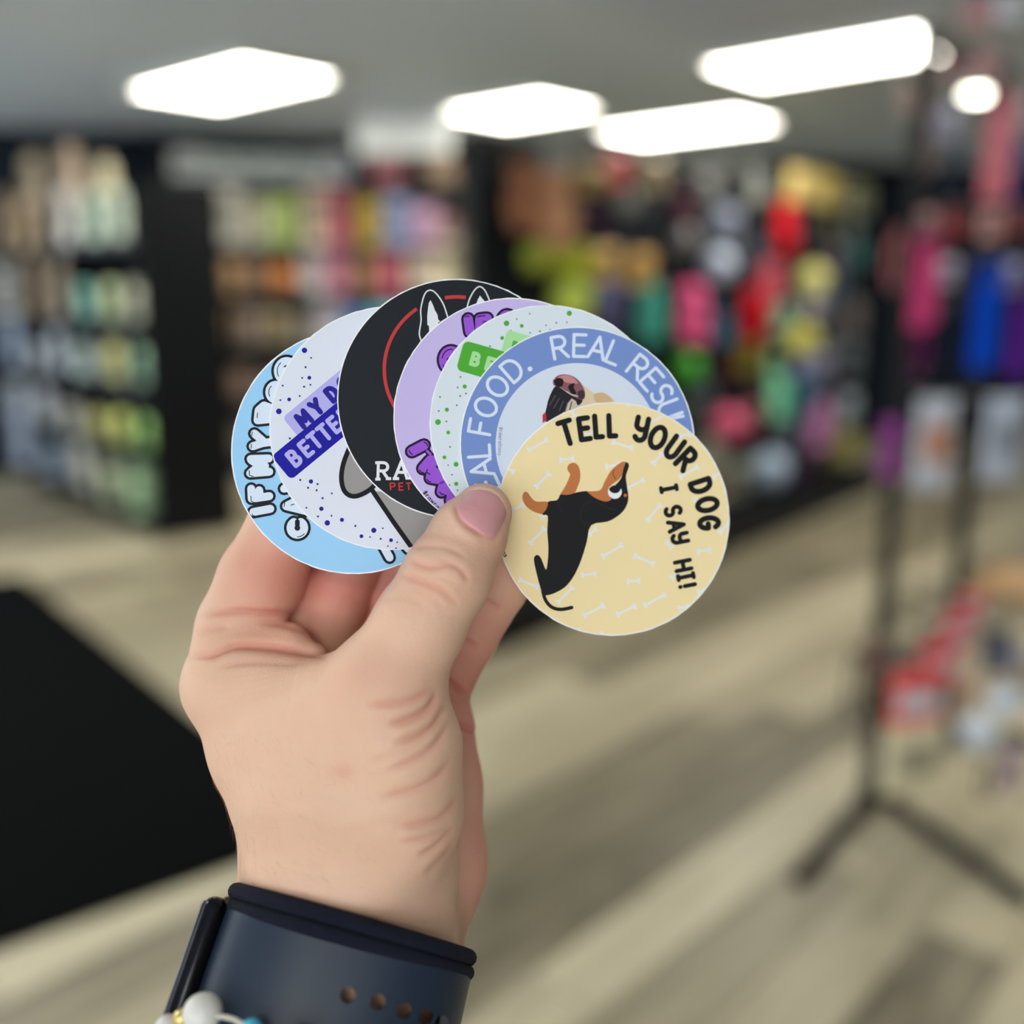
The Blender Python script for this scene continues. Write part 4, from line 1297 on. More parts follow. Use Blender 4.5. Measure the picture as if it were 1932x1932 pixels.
# walk along the cord
P_ = [np.array(wr(*q)) for q in br_pts]
cum = [0.0]
for i in range(1, len(P_) + 1): cum.append(cum[-1] + np.linalg.norm(P_[i % len(P_)] - P_[i - 1]))
def at_len(s):
    s = s % cum[-1]
    i = int(np.searchsorted(cum, s)) - 1; i = max(0, min(i, len(P_) - 1))
    f_ = (s - cum[i]) / (cum[i + 1] - cum[i]); return P_[i] * (1 - f_) + P_[(i + 1) % len(P_)] * f_
s = cum[-1] * 0.317; k = 0; end = s + cum[-1] - 0.004
while s < end:
    kd, r = kinds[k % len(kinds)]; r /= 1000.0
    s += r
    if s > end: break
    o = bpy.data.objects.new('bead', bead_meshes[kd]); COL.objects.link(o); o.parent = bracelet
    o.location = at_len(s); o.scale = (r, r, r * (0.92 if kd == 'white' else 1))
    s += r * 0.98; k += 1
# ================================================================== DISPLAYS AND GOODS
M_PROD = objcol_mat('goods_plastic', 0.4, 0.5)
M_SOFT = objcol_mat('goods_fabric', 0.9, 0.1, 0.35, 12)
M_CARD = objcol_mat('goods_card', 0.6, 0.3, 0.15)
M_DKSHELF = mat('shelf_black', (13, 16, 21), 0.55, 0.25)
M_PEG = mat('pegboard_black', (17, 21, 28), 0.7, 0.2)
M_HOOK = mat('hook_steel', (120, 122, 126), 0.35, metal=0.9)

def spheroid(bm, c, r, seg=14, rings=9):
    q = bmesh.ops.create_uvsphere(bm, u_segments=seg, v_segments=rings, radius=1.0)
    bmesh.ops.transform(bm, matrix=Matrix.Translation(c) @ Matrix.Diagonal((r[0], r[1], r[2], 1)), verts=q['verts'])

# every kind is built once at unit size: x across, -y to the shopper, z up from its base (0..1)
KIND = {}
def kind(name, main, parts=()):
    KIND[name] = (main, parts)
def pillow(w=0.5, t=0.22, crimp=0.07, n=10, m=12, top=1.0):
    vs, fs = [], []
    for side in (-1, 1):
        for j in range(m + 1):
            v = j / m
            for i in range(n + 1):
                u = i / n * 2 - 1
                bulge = (max(0, 1 - abs(u) ** 2.6)) ** 0.6 * (max(0, 1 - abs((v - .46) / .54) ** 3.0)) ** 0.7
                ww = w * (1 - 0.06 * math.sin(math.pi * v))
                vs.append((u * ww, side * (0.006 + t * bulge), v * top))
    S = (n + 1) * (m + 1)
    for s in (0, 1):
        for j in range(m):
            for i in range(n):
                a = s * S + j * (n + 1) + i
                q = (a, a + 1, a + n + 2, a + n + 1)
                fs.append(q if s == 0 else q[::-1])
    for j in range(m):
        for i in (0, n):
            a = j * (n + 1) + i; b = a + n + 1
            fs.append((a, b, b + S, a + S) if i == 0 else (b, a, a + S, b + S))
    for i in range(n):
        a = i; b = i + 1
        fs.append((b, a, a + S, b + S))
        a = m * (n + 1) + i; b = a + 1
        fs.append((a, b, b + S, a + S))
    return vs, fs
def curved_label(w, z0, z1, y, bow, n=6):
    vs, fs = [], []
    for o in (0, 0.012):
        for zz_ in (z0, z1):
            for i in range(n + 1):
                u = i / n * 2 - 1
                vs.append((u * w, y + bow * u * u + o, zz_))
    k = n + 1
    for i in range(n):
        fs.append((i, i + 1, k + i + 1, k + i))
        fs.append((2 * k + i + 1, 2 * k + i, 3 * k + i, 3 * k + i + 1))
        fs.append((k + i, k + i + 1, 3 * k + i + 1, 3 * k + i)); fs.append((i + 1, i, 2 * k + i, 2 * k + i + 1))
    fs.append((0, k, 3 * k, 2 * k)); fs.append((k - 1, 2 * k - 1 + 2 * k - k, 3 * k - 1 + k, 3 * k - 1)) if False else None
    return pyd('label', vs, [f for f in fs if f])
def flatbox(name, c, s, bev=0.0):
    bm = bmesh.new(); bm_box(bm, c, s, 0, bev); return bm_mesh(name, bm)

v_, f_ = pillow(); pm = pyd('pouch', v_, f_, True); pm.materials.append(M_PROD)
lb = curved_label(0.40, 0.24, 0.62, -0.240, 0.10); lb.materials.append(M_CARD)
hd = flatbox('header', (0, 0, 0.93), (0.96, 0.03, 0.14)); hd.materials.append(M_CARD)
kind('pouch', pm, (('label', lb), ('header_card', hd)))
v_, f_ = pillow(0.36, 0.17); pm = pyd('bag', v_, f_, True); pm.materials.append(M_PROD)
lb = curved_label(0.24, 0.30, 0.72, -0.185, 0.035); lb.materials.append(M_CARD)
ft = flatbox('fold', (0, 0, 0.965), (0.70, 0.05, 0.07), 0.012); ft.materials.append(M_PROD)
kind('bag', pm, (('label', lb), ('top_fold', ft)))
bm = bmesh.new(); spheroid(bm, (0, 0, .38), (.36, .30, .38)); 
for sx in (-1, 1):
    spheroid(bm, (sx * .24, -.18, .1), (.13, .2, .11)); spheroid(bm, (sx * .33, -.12, .45), (.11, .15, .17))
pm = bm_mesh('plush', bm, True); pm.materials.append(M_SOFT)
bm = bmesh.new(); spheroid(bm, (0, -.06, .78), (.29, .27, .23)); spheroid(bm, (0, -.30, .72), (.13, .14, .10)); h_ = bm_mesh('head', bm, True); h_.materials.append(M_SOFT)
ears = []
for sx in (-1, 1):
    bm = bmesh.new(); spheroid(bm, (sx * .26, -.03, .86), (.10, .07, .15)); e_ = bm_mesh('ear', bm, True); e_.materials.append(M_SOFT); ears.append(('ear', e_))
kind('plush', pm, (('head', h_),) + tuple(ears))
bm = bmesh.new(); spheroid(bm, (0, 0, .5), (.5, .5, .5), 20, 14); pm = bm_mesh('ball', bm, True); pm.materials.append(M_PROD)
sm_ = tube_mesh('seam', [(0.497 * math.cos(a), 0.497 * math.sin(a), .5 + .12 * math.sin(2 * a)) for a in [2 * math.pi * i / 40 for i in range(40)]], 0.018, 6, True); sm_.materials.append(M_CARD)
kind('ball', pm, (('seam', sm_),))
bm = bmesh.new(); bm_box(bm, (0, 0, .5), (.20, .16, .62), 0, .06)
for sz in (.18, .82):
    for sx in (-1, 1): spheroid(bm, (sx * .15, 0, sz), (.17, .12, .17))
pm = bm_mesh('bone', bm, True); pm.materials.append(M_PROD)
hd = flatbox('tag', (0, -.13, .5), (.24, .02, .34)); hd.materials.append(M_CARD)
kind('bone_toy', pm, (('paper_tag', hd),))
pts = [(0.05 * math.sin(8 * t), 0.05 * math.cos(8 * t), .12 + .76 * t) for t in [i / 30 for i in range(31)]]
pm = tube_mesh('rope', pts, 0.09, 8); pm.materials.append(M_SOFT)
kn = []
for zc in (.13, .87):
    bm = bmesh.new(); spheroid(bm, (0, 0, zc), (.19, .17, .13)); q = bm_mesh('knot', bm, True); q.materials.append(M_SOFT); kn.append(('knot', q))
kind('rope_toy', pm, tuple(kn))
pm = lathe_mesh('bottle', [(.20, 0), (.235, .02), (.24, .1), (.24, .62), (.2, .72), (.1, .8), (.095, .86)], 18); pm.materials.append(M_PROD)
cp = lathe_mesh('cap', [(.12, .85), (.12, .98), (.10, 1.0)], 14); cp.materials.append(M_CARD)
lb = lathe_mesh('label', [(.243, .15), (.246, .16), (.246, .56), (.243, .57)], 18); lb.materials.append(M_CARD)
kind('bottle', pm, (('cap', cp), ('label', lb)))
pm = lathe_mesh('tub', [(.42, 0), (.44, .02), (.46, .80), (.45, .82)], 20); pm.materials.append(M_PROD)
cp = lathe_mesh('lid', [(.48, .80), (.49, .84), (.49, .97), (.46, 1.0)], 20); cp.materials.append(M_CARD)
lb = lathe_mesh('label', [(.450, .18), (.462, .19), (.466, .62), (.452, .63)], 20); lb.materials.append(M_CARD)
kind('tub', pm, (('lid', cp), ('label', lb)))
pm = flatbox('box', (0, 0, .5), (.8, .45, 1.0), .02); pm.materials.append(M_CARD)
lb = flatbox('label', (0, -.228, .48), (.62, .012, .5)); lb.materials.append(M_CARD)
kind('carton', pm, (('label', lb),))
# strap goods: collar on a card, and a leash hanging in loops
loop_ = []
for i in range(36):
    a = 2 * math.pi * i / 36
    loop_.append((0.2 * math.cos(a), 0, .44 + .42 * math.sin(a)))
vs, fs = [], []
for i, (x, y, zc) in enumerate(loop_):
    nx, nz = math.cos(2 * math.pi * i / 36), math.sin(2 * math.pi * i / 36)
    for (o, yy) in ((0, -.14), (.07, -.14), (.07, .14), (0, .14)):
        vs.append((x + nx * o, yy, zc + nz * o))
for i in range(36):
    for k in range(4):
        j = (i + 1) % 36; fs.append((i * 4 + k, i * 4 + (k + 1) % 4, j * 4 + (k + 1) % 4, j * 4 + k))
pm = pyd('collar', vs, fs, True)
b_ = bmesh.new(); b_.from_mesh(pm); bmesh.ops.recalc_face_normals(b_, faces=b_.faces); b_.to_mesh(pm); b_.free(); pm.materials.append(M_SOFT)
hd = flatbox('card', (0, 0, .93), (.5, .05, .18)); hd.materials.append(M_CARD)
bk = flatbox('buckle', (0, 0, .02), (.2, .34, .12), .03); bk.materials.append(M_HOOK)
kind('collar', pm, (('header_card', hd), ('buckle', bk)))
vs, fs = [], []
def strap(x0, z0, x1, z1_, y, w=.11, t=.04):
    s = len(vs)
    for (x, zc) in ((x0, z0), (x1, z1_)):
        for dx, dy in ((-w, -t), (w, -t), (w, t), (-w, t)): vs.append((x + dx, y + dy, zc))
    for k in range(4): fs.append((s + k, s + (k + 1) % 4, s + 4 + (k + 1) % 4, s + 4 + k))
    fs.append((s + 3, s + 2, s + 1, s)); fs.append((s + 4, s + 5, s + 6, s + 7))
for k, (x0, x1, zb) in enumerate(((-.22, -.3, .02), (0, 0, .0), (.22, .3, .06))): strap(x0, .9, x1, zb, -.08 + .08 * k)
pm = pyd('leash', vs, fs); pm.materials.append(M_SOFT)
hd = flatbox('wrap', (0, 0, .86), (.72, .36, .14), .03); hd.materials.append(M_CARD)
kind('leash', pm, (('card_wrap', hd),))

used = {}
def shade(c, f):
    return tuple(max(0, min(255, v * f)) for v in c)
N_ITEMS = [0]
CATS = {'pouch': 'bag', 'bag': 'bag', 'plush': 'plush toy', 'ball': 'ball', 'bone_toy': 'toy', 'rope_toy': 'toy', 'bottle': 'bottle', 'tub': 'tub', 'carton': 'box', 'collar': 'collar', 'leash': 'leash'}
NAMES = {'pouch': 'treat_pouch', 'bag': 'product_bag', 'plush': 'plush_toy', 'ball': 'toy_ball', 'bone_toy': 'bone_toy', 'rope_toy': 'rope_toy', 'bottle': 'bottle', 'tub': 'product_tub', 'carton': 'carton', 'collar': 'dog_collar', 'leash': 'leash'}
NOUN = {'pouch': 'pouch', 'bag': 'bag', 'plush': 'plush toy', 'ball': 'ball', 'bone_toy': 'bone toy', 'rope_toy': 'rope toy', 'bottle': 'bottle', 'tub': 'tub', 'carton': 'carton', 'collar': 'collar', 'leash': 'leash'}
def cname(c):
    import colorsys
    h, l, s = colorsys.rgb_to_hls(*[v / 255 for v in c])
    if s < 0.13:
        return 'white' if l > .66 else 'pale grey' if l > .5 else 'grey' if l > .3 else 'charcoal'
    h *= 360
    n = ('red' if h < 14 or h > 345 else 'tan' if h < 40 and s < .5 else 'orange' if h < 36 else 'yellow' if h < 62 else 'lime' if h < 95 else 'green' if h < 150 else 'teal' if h < 195 else 'blue' if h < 250 else 'purple' if h < 300 else 'pink')
    return ('dark ' if l < .25 else 'pale ' if l > .68 else '') + n
def boost(c, f=1.30):
    m = max(c); k = min(f, 246.0 / m)
    return tuple(v * k for v in c)
def put(kd, pos, w, d, h, rz, rgb, label, group, acc=None, lift=1.0):
    """one product: pos is the middle of its base"""
    main, parts = KIND[kd]
    o = bpy.data.objects.new(NAMES[kd], main); COL.objects.link(o)
    o.location = tuple(pos); o.rotation_euler = (0, 0, rz); o.scale = (w, d, h)
    rgb = boost(rgb, lift)
    o.color = lin(rgb)
    tag(o, label, CATS[kd], group)
    acc = acc or (shade(rgb, 1.35) if sum(rgb) < 330 else shade(rgb, 0.72))
    for nm, pmesh in parts:
        c = bpy.data.objects.new(nm, pmesh); COL.objects.link(c); c.parent = o
        c.color = lin(rgb if nm in ('head', 'ear', 'knot', 'top_fold') else acc)
    N_ITEMS[0] += 1
    return o
ORD = ['first', 'second', 'third', 'fourth', 'fifth', 'sixth', 'seventh', 'eighth', 'ninth', 'tenth', 'eleventh', 'twelfth', 'thirteenth', 'fourteenth', 'fifteenth', 'sixteenth', 'seventeenth', 'eighteenth', 'nineteenth', 'twentieth', 'twenty-first', 'twenty-second', 'twenty-third', 'twenty-fourth', 'twenty-fifth', 'twenty-sixth', 'twenty-seventh', 'twenty-eighth', 'twenty-ninth', 'thirtieth']

# ------------------------------------------------------------------ long pegboard display (centre to right)
D0 = np.array([-0.08, 4.01]); D1 = np.array([2.82, 7.73])
DD = (D1 - D0) / np.linalg.norm(D1 - D0); DN = np.array([DD[1], -DD[0]])
LD = float(np.linalg.norm(D1 - D0)); RZD = math.atan2(DD[1], DD[0])
HD = 2.12
gd = link('pegboard_display', None); gd.location = (D0[0], D0[1], 0); gd.rotation_euler = (0, 0, RZD)
tag(gd, 'long black pegboard gondola full of hanging pet goods, behind the sticker fan', 'display shelf')
BACK = 0.42            # board sits this far behind the base front
box('base_deck', (LD / 2, BACK / 2 + .02, 0.09), (LD, BACK + 0.02, 0.18), M_DKSHELF, gd, bev=.008)
box('toe_kick', (LD / 2, 0.10, 0.19), (LD - .02, .02, .02), M_DKSHELF, gd)
nb = 5; T0 = 0.44; LP = LD - T0
for i in range(nb):
    box('back_panel', (T0 + LP * (i + .5) / nb, BACK + .03, HD / 2 + .09), (LP / nb - .012, .03, HD - .2), M_PEG, gd)
for i in range(nb + 1):
    box('upright', (T0 + LP * i / nb + (.02 if i == 0 else -.02 if i == nb else 0), BACK + .055, HD / 2), (.05, .07, HD), M_DKSHELF, gd)
box('top_rail', (T0 + LP / 2, BACK + .04, HD), (LP, .08, .06), M_DKSHELF, gd)
def at_d(t, o, zc):
    p = D0 + DD * t - DN * 0 + DN * (o - BACK)      # o metres in front of the board
    return np.array([p[0], p[1], zc])
items_d = [  # px, py, w, h, colour, kind
 (958, 372, 70, 130, (128, 88, 66), 'plush'), (1032, 400, 85, 150, (158, 118, 92), 'plush'), (1045, 306, 60, 44, (120, 122, 118), 'carton'), (1108, 336, 58, 52, (140, 114, 52), 'pouch'), (1160, 316, 46, 66, (208, 84, 84), 'pouch'),
 (1228, 328, 46, 62, (152, 134, 100), 'pouch'), (1176, 380, 44, 48, (128, 132, 126), 'ball'), (1122, 424, 40, 84, (58, 34, 62), 'collar'), (1062, 492, 88, 66, (146, 154, 48), 'plush'), (1004, 486, 60, 60, (128, 138, 38), 'ball'), (1064, 568, 80, 76, (170, 186, 76), 'ball'),
 (1132, 496, 54, 64, (190, 152, 80), 'pouch'), (1200, 508, 54, 66, (186, 144, 70), 'pouch'), (1142, 574, 52, 88, (80, 80, 122), 'pouch'), (1214, 592, 66, 108, (64, 140, 128), 'plush'), (1290, 592, 70, 112, (206, 86, 132), 'plush'),
 (1284, 396, 42, 60, (96, 38, 64), 'collar'), (1284, 452, 46, 50, (130, 126, 126), 'ball'), (1346, 502, 60, 60, (178, 190, 212), 'ball'), (1362, 426, 56, 66, (104, 110, 128), 'pouch'), (1470, 428, 54, 86, (176, 30, 42), 'plush'),
 (1440, 536, 62, 76, (160, 72, 86), 'plush'), (1406, 596, 70, 92, (150, 14, 30), 'plush'), (1456, 588, 48, 74, (146, 194, 170), 'bottle'), (1524, 528, 58, 62, (226, 220, 140), 'ball'), (1532, 574, 52, 48, (222, 216, 232), 'pouch'),
 (1496, 640, 76, 50, (196, 190, 104), 'plush'), (1404, 668, 48, 68, (140, 122, 32), 'pouch'), (1356, 690, 44, 72, (74, 22, 42), 'collar'), (1286, 694, 60, 72, (54, 140, 36), 'ball'), (1450, 686, 42, 60, (146, 186, 138), 'bone_toy'),
 (1500, 690, 46, 48, (128, 128, 182), 'ball'), (1544, 690, 40, 50, (156, 156, 186), 'pouch'), (1456, 750, 54, 84, (120, 192, 160), 'plush'), (1512, 742, 56, 74, (40, 102, 132), 'pouch'), (1362, 800, 62, 66, (214, 84, 126), 'ball'),
 (1412, 786, 44, 64, (146, 80, 92), 'pouch'), (1532, 800, 58, 92, (190, 130, 178), 'plush'), (1440, 884, 70, 74, (172, 190, 214), 'ball'), (1612, 768, 48, 62, (168, 186, 198), 'pouch'), (1612, 826, 46, 62, (158, 158, 80), 'plush'),
 (1560, 872, 40, 62, (104, 92, 42), 'bone_toy'), (1500, 352, 66, 62, (196, 174, 110), 'pouch'), (1552, 362, 62, 62, (206, 184, 106), 'pouch'), (1612, 376, 62, 54, (128, 128, 96), 'pouch'), (1662, 386, 44, 50, (104, 106, 92), 'pouch'),
 (1622, 478, 46, 54, (36, 88, 86), 'pouch'), (1572, 484, 38, 54, (110, 96, 110), 'pouch'), (1600, 596, 50, 70, (112, 106, 106), 'plush'), (1626, 676, 48, 68, (88, 94, 102), 'pouch'), (1574, 754, 40, 60, (96, 40, 60), 'rope_toy'),
 (1390, 520, 40, 60, (70, 60, 74), 'rope_toy'), (1330, 590, 44, 84, (22, 58, 84), 'collar'), (1358, 624, 42, 66, (26, 66, 86), 'pouch'), (1240, 420, 40, 70, (40, 44, 52), 'collar'), (1330, 360, 44, 60, (90, 92, 90), 'pouch'), (1420, 360, 44, 60, (84, 86, 84), 'pouch'),
 (1080, 420, 40, 70, (40, 30, 44), 'leash'), (1180, 450, 36, 60, (28, 36, 52), 'collar'), (1420, 470, 40, 60, (44, 48, 58), 'pouch'), (1560, 430, 40, 50, (60, 60, 36), 'pouch'), (1600, 430, 40, 50, (80, 84, 80), 'pouch'), (1570, 540, 36, 60, (36, 60, 84), 'pouch'),
 (1350, 560, 40, 50, (48, 52, 60), 'rope_toy'), (1300, 780, 50, 60, (70, 74, 72), 'plush'), (1320, 740, 50, 50, (36, 46, 52), 'pouch'), (1400, 740, 44, 50, (40, 44, 54), 'collar'), (1560, 640, 40, 50, (112, 108, 116), 'pouch'), (1470, 490, 36, 50, (88, 24, 36), 'bone_toy'),
 (1520, 440, 40, 56, (70, 70, 76), 'collar'), (1640, 540, 40, 60, (56, 60, 66), 'collar'), (1660, 620, 40, 70, (84, 50, 54), 'leash'), (1480, 820, 44, 60, (74, 82, 98), 'pouch'), (1500, 880, 40, 60, (60, 40, 66), 'pouch'), (1650, 700, 40, 60, (52, 44, 50), 'collar'),
 (1660, 780, 40, 60, (150, 112, 84), 'pouch'), (1560, 800, 36, 60, (60, 56, 40), 'rope_toy'), (1420, 840, 44, 50, (48, 52, 66), 'collar'), (1330, 860, 50, 70, (140, 134, 124), 'plush'), (1390, 900, 44, 70, (136, 138, 126), 'pouch'), (1340, 930, 50, 60, (100, 80, 74), 'pouch'),
]
recs = []
for k, (px, py, w, h, c, kd) in enumerate(items_d):
    o_ = 0.13
    P0_ = D0 + DN * (o_ - BACK)
    p = on_v(px, py, P0_, DN)
    t = float(np.dot(p[:2] - P0_, DD)); s = np.dot(p - CAM, FWD) / F
    recs.append([t, p[2], w * s, h * s, c, kd])
rows_d = [(1.72, 9, 'top'), (1.42, 1.72, 'second'), (1.10, 1.42, 'third'), (0.80, 1.10, 'fourth'), (-9, 0.80, 'lowest')]
for lo_, hi_, rn in rows_d:
    sel = sorted([r for r in recs if lo_ <= r[1] < hi_], key=lambda r: r[0])
    last = -9
    for i, (t, zc, w, h, c, kd) in enumerate(sel):
        wd = w * 1.25 if kd in ('ball', 'tub', 'bottle') else w * 1.7
        dp = max(0.10, w * 0.95)
        if kd == 'ball': dp = wd = h = w
        if kd in ('collar', 'leash'): wd, dp = w * 1.5, 0.12
        if kd == 'bottle': wd = w * 2.0; dp = w * 1.6
        if kd == 'bone_toy': wd = w * 1.9; dp = w
        if kd == 'rope_toy': wd = w * 1.8; dp = w
        t = min(max(t, T0 + 0.1), LD - 0.12)
        zb = max(zc - h / 2, 0.185)
        off = 0.13 + dp * 0.2
        p = at_d(t, off, zb)
        o = put(kd, p, wd, dp, h, RZD, c, '%s %s hanging %s of the %s row on the long pegboard' % (cname(c), NOUN[kd], ORD[i], rn), 'pet goods on the long pegboard', lift=1.25)
        # peg hook the piece hangs on
        link('peg_hook', tube_mesh('peg_hook', [(t, BACK + .03, zb + h - .01), (t, BACK - off, zb + h - .02), (t, BACK - off - .03, zb + h + .01)], 0.004, 6), gd, M_HOOK)
# ------------------------------------------------------------------ shelf units
def shelf_unit(name, P0, D, N, length, height, depth, shelves, label, ends=True, back=True):
    """P0: front left corner as seen from the aisle side; D runs along the front; N points to the shopper"""
    rz = math.atan2(D[1], D[0])
    e = link(name, None); e.location = (P0[0], P0[1], 0); e.rotation_euler = (0, 0, rz)
    tag(e, label, 'shelf unit')
    s = 1 if np.dot(np.array([-D[1], D[0]]), N) < 0 else -1            # local +y goes to the back when s = 1
    box('base', (length / 2, s * depth / 2, .06), (length, depth, .12), M_DKSHELF, e)
    for zc in shelves:
        sh_ = box('shelf', (length / 2, s * (depth / 2 - .02), zc - .0125), (length - .05, depth - .04, .025), M_DKSHELF, e)
        box('price_rail', (0, s * (-.012 - depth / 2 + .02), -.0075), (length - .05, .012, .045), mat('price_rail', (52, 60, 66), .4), sh_)
    if back: box('back_panel', (length / 2, s * (depth + .012), height / 2), (length, .024, height), M_PEG, e)
    if ends:
        for x in (.0125, length - .0125):
            box('end_panel', (x, s * depth / 2, height / 2 + .06), (.025, depth, height - .12), M_DKSHELF, e)
    return e, s, rz

# left gondola: its stocked face runs away to the left
A0 = on_z(300, 1020, 0)[:2]
AD = on_z(160, 960, 0)[:2] - A0; AD = AD / np.linalg.norm(AD); AN = np.array([-AD[1], AD[0]])
if np.dot(AN, -A0) < 0: AN = -AN
def face_z(px, py, P, N): return float(on_v(px, py, P, N)[2])
zA = sorted(face_z(240, y, A0, AN) for y in (450, 603, 722, 842, 945))
ga, sA, rzA = shelf_unit('shelf_gondola', A0, AD, AN, 2.35, 2.1, 0.5, zA[1:], 'tall black shelf gondola at left, dark end panel towards the camera')
RZA = rzA if sA == 1 else rzA + math.pi
def on_shelf(px, P0, D, N, zs, back=0.06):
    p = on_v(px, 560, P0 - N * back, N)
    s = np.dot(np.array([p[0], p[1], zs]) - CAM, FWD) / F
    return np.array([p[0], p[1], zs]), s
ROW_A = [  # shelf index from the top, then goods: px, w px, h px, colour, kind
 (zA[4], 'top', [(16, 54, 110, (126, 110, 90), 'bag'), (60, 44, 96, (150, 130, 104), 'bag'), (98, 42, 104, (108, 96, 82), 'bag'), (138, 50, 108, (216, 216, 210), 'bag'), (188, 50, 92, (188, 208, 190), 'bag'), (236, 48, 92, (184, 198, 180), 'bag'), (278, 34, 80, (130, 128, 122), 'carton')]),
 (zA[3], 'second', [(22, 52, 90, (208, 208, 202), 'tub'), (72, 46, 110, (120, 104, 86), 'bag'), (116, 46, 100, (124, 114, 100), 'bag'), (162, 40, 62, (140, 196, 184), 'pouch'), (210, 46, 66, (206, 220, 170), 'pouch'), (268, 48, 68, (168, 168, 150), 'tub')]),
 (zA[2], 'third', [(18, 52, 84, (178, 196, 220), 'bag'), (60, 36, 40, (150, 156, 162), 'carton'), (100, 46, 76, (186, 196, 208), 'bag'), (150, 42, 54, (140, 154, 154), 'carton'), (208, 52, 66, (220, 218, 156), 'pouch'), (266, 50, 68, (160, 198, 168), 'pouch')]),
 (zA[1], 'fourth', [(16, 46, 60, (160, 168, 178), 'carton'), (66, 56, 60, (184, 190, 196), 'bag'), (118, 40, 44, (146, 146, 140), 'carton'), (168, 44, 44, (164, 160, 104), 'pouch'), (212, 50, 56, (172, 178, 100), 'pouch'), (262, 50, 58, (140, 184, 108), 'pouch')]),
 (0.125, 'lowest', [(14, 60, 104, (190, 204, 228), 'bag'), (74, 44, 60, (112, 124, 138), 'carton'), (128, 50, 84, (196, 196, 188), 'bag'), (186, 44, 72, (168, 176, 148), 'tub'), (244, 54, 84, (176, 210, 166), 'tub')]),
]
for zs, rn, L in ROW_A:
    for i, (px, w, h, c, kd) in enumerate(L):
        p, s = on_shelf(px, A0, AD, AN, zs)
        wd = w * s * 1.12
        if kd in ('bag',): wd *= 1.3
        put(kd, p, wd, min(0.3, w * s * (1.2 if kd != 'tub' else 1.0)), h * s, RZA, c, '%s %s, %s from the left on the %s shelf of the left gondola' % (cname(c), NOUN[kd], ORD[i], rn), 'goods on the left gondola', lift=1.6)
# big brown bags lying along the gondola top
for i, (px, w, h, c) in enumerate([(10, 92, 96, (150, 138, 114)), (84, 86, 100, (160, 144, 120)), (152, 78, 104, (166, 146, 124)), (214, 60, 66, (146, 138, 116))]):
    p, s = on_shelf(px, A0, AD, AN, 2.1, 0.26)
    put('bag', p, w * s * 1.25, .34, h * s, RZA, c, 'brown sack, %s from the left on top of the left gondola' % ORD[i], 'sacks on top of the left gondola', lift=1.45)

# shelving along the back wall
bp0 = on_v(318, 560, BW0 + BWN * 0.5, BWN)[:2]; bp1 = on_v(872, 560, BW0 + BWN * 0.5, BWN)[:2]
LB = float(np.linalg.norm(bp1 - bp0))
zB = sorted(face_z(600, y, bp0, BWN) for y in (340, 462, 552, 648, 752))
gb, sB, rzB = shelf_unit('shelving_bay', bp0, BWD, BWN, LB, zB[-1] + 0.35, 0.46, zB, 'black wall shelving with mixed bags along the dark back wall')
RZB = rzB if sB == 1 else rzB + math.pi
ROW_B = [
 (zB[4], 'top', [(368, 54, 50, (204, 208, 208), 'carton'), (424, 52, 44, (196, 202, 200), 'carton'), (480, 50, 42, (178, 186, 184), 'carton'), (536, 50, 44, (186, 192, 192), 'carton'), (592, 50, 42, (166, 172, 172), 'carton'), (644, 46, 50, (176, 180, 186), 'carton'), (738, 66, 70, (208, 128, 140), 'bag'), (836, 70, 74, (202, 174, 150), 'plush')]),
 (zB[3], 'second', [(376, 40, 90, (90, 104, 160), 'bag'), (432, 74, 108, (236, 234, 222), 'bag'), (492, 40, 80, (206, 200, 180), 'bag'), (540, 60, 84, (150, 166, 104), 'bag'), (600, 38, 120, (206, 188, 170), 'carton'), (644, 44, 124, (140, 68, 88), 'bag'), (698, 54, 84, (140, 120, 52), 'bag'), (752, 56, 90, (112, 120, 152), 'bag'), (806, 50, 76, (188, 150, 180), 'pouch'), (852, 46, 60, (120, 92, 90), 'bag')]),
 (zB[2], 'third', [(430, 50, 62, (152, 122, 92), 'tub'), (482, 46, 60, (122, 100, 84), 'tub'), (534, 52, 66, (230, 150, 84), 'ball'), (590, 48, 84, (190, 184, 190), 'bag'), (640, 48, 80, (164, 106, 126), 'bag'), (690, 38, 60, (84, 66, 46), 'tub'), (736, 48, 76, (150, 76, 92), 'bag'), (800, 70, 86, (224, 206, 190), 'bag'), (856, 60, 110, (232, 222, 186), 'bag')]),
 (zB[1], 'fourth', [(406, 50, 66, (158, 132, 90), 'tub'), (466, 50, 62, (120, 108, 100), 'tub'), (520, 44, 58, (120, 108, 84), 'bag'), (566, 40, 50, (96, 92, 84), 'carton'), (616, 54, 92, (170, 166, 178), 'bag'), (662, 36, 66, (88, 112, 164), 'bag'), (722, 66, 66, (88, 150, 168), 'bag'), (776, 44, 66, (100, 172, 136), 'bag'), (842, 70, 120, (226, 226, 190), 'bag')]),
 (zB[0], 'fifth', [(440, 50, 56, (72, 60, 54), 'tub'), (500, 46, 54, (64, 56, 54), 'carton'), (560, 46, 56, (90, 84, 84), 'carton'), (616, 46, 66, (150, 146, 152), 'bag'), (662, 40, 60, (130, 60, 74), 'bag'), (740, 50, 60, (96, 120, 150), 'bag'), (810, 50, 70, (180, 190, 160), 'bag')]),
 (0.125, 'lowest', [(430, 60, 70, (60, 56, 52), 'carton'), (500, 60, 80, (56, 52, 54), 'bag'), (570, 60, 76, (72, 70, 72), 'bag')]),
]
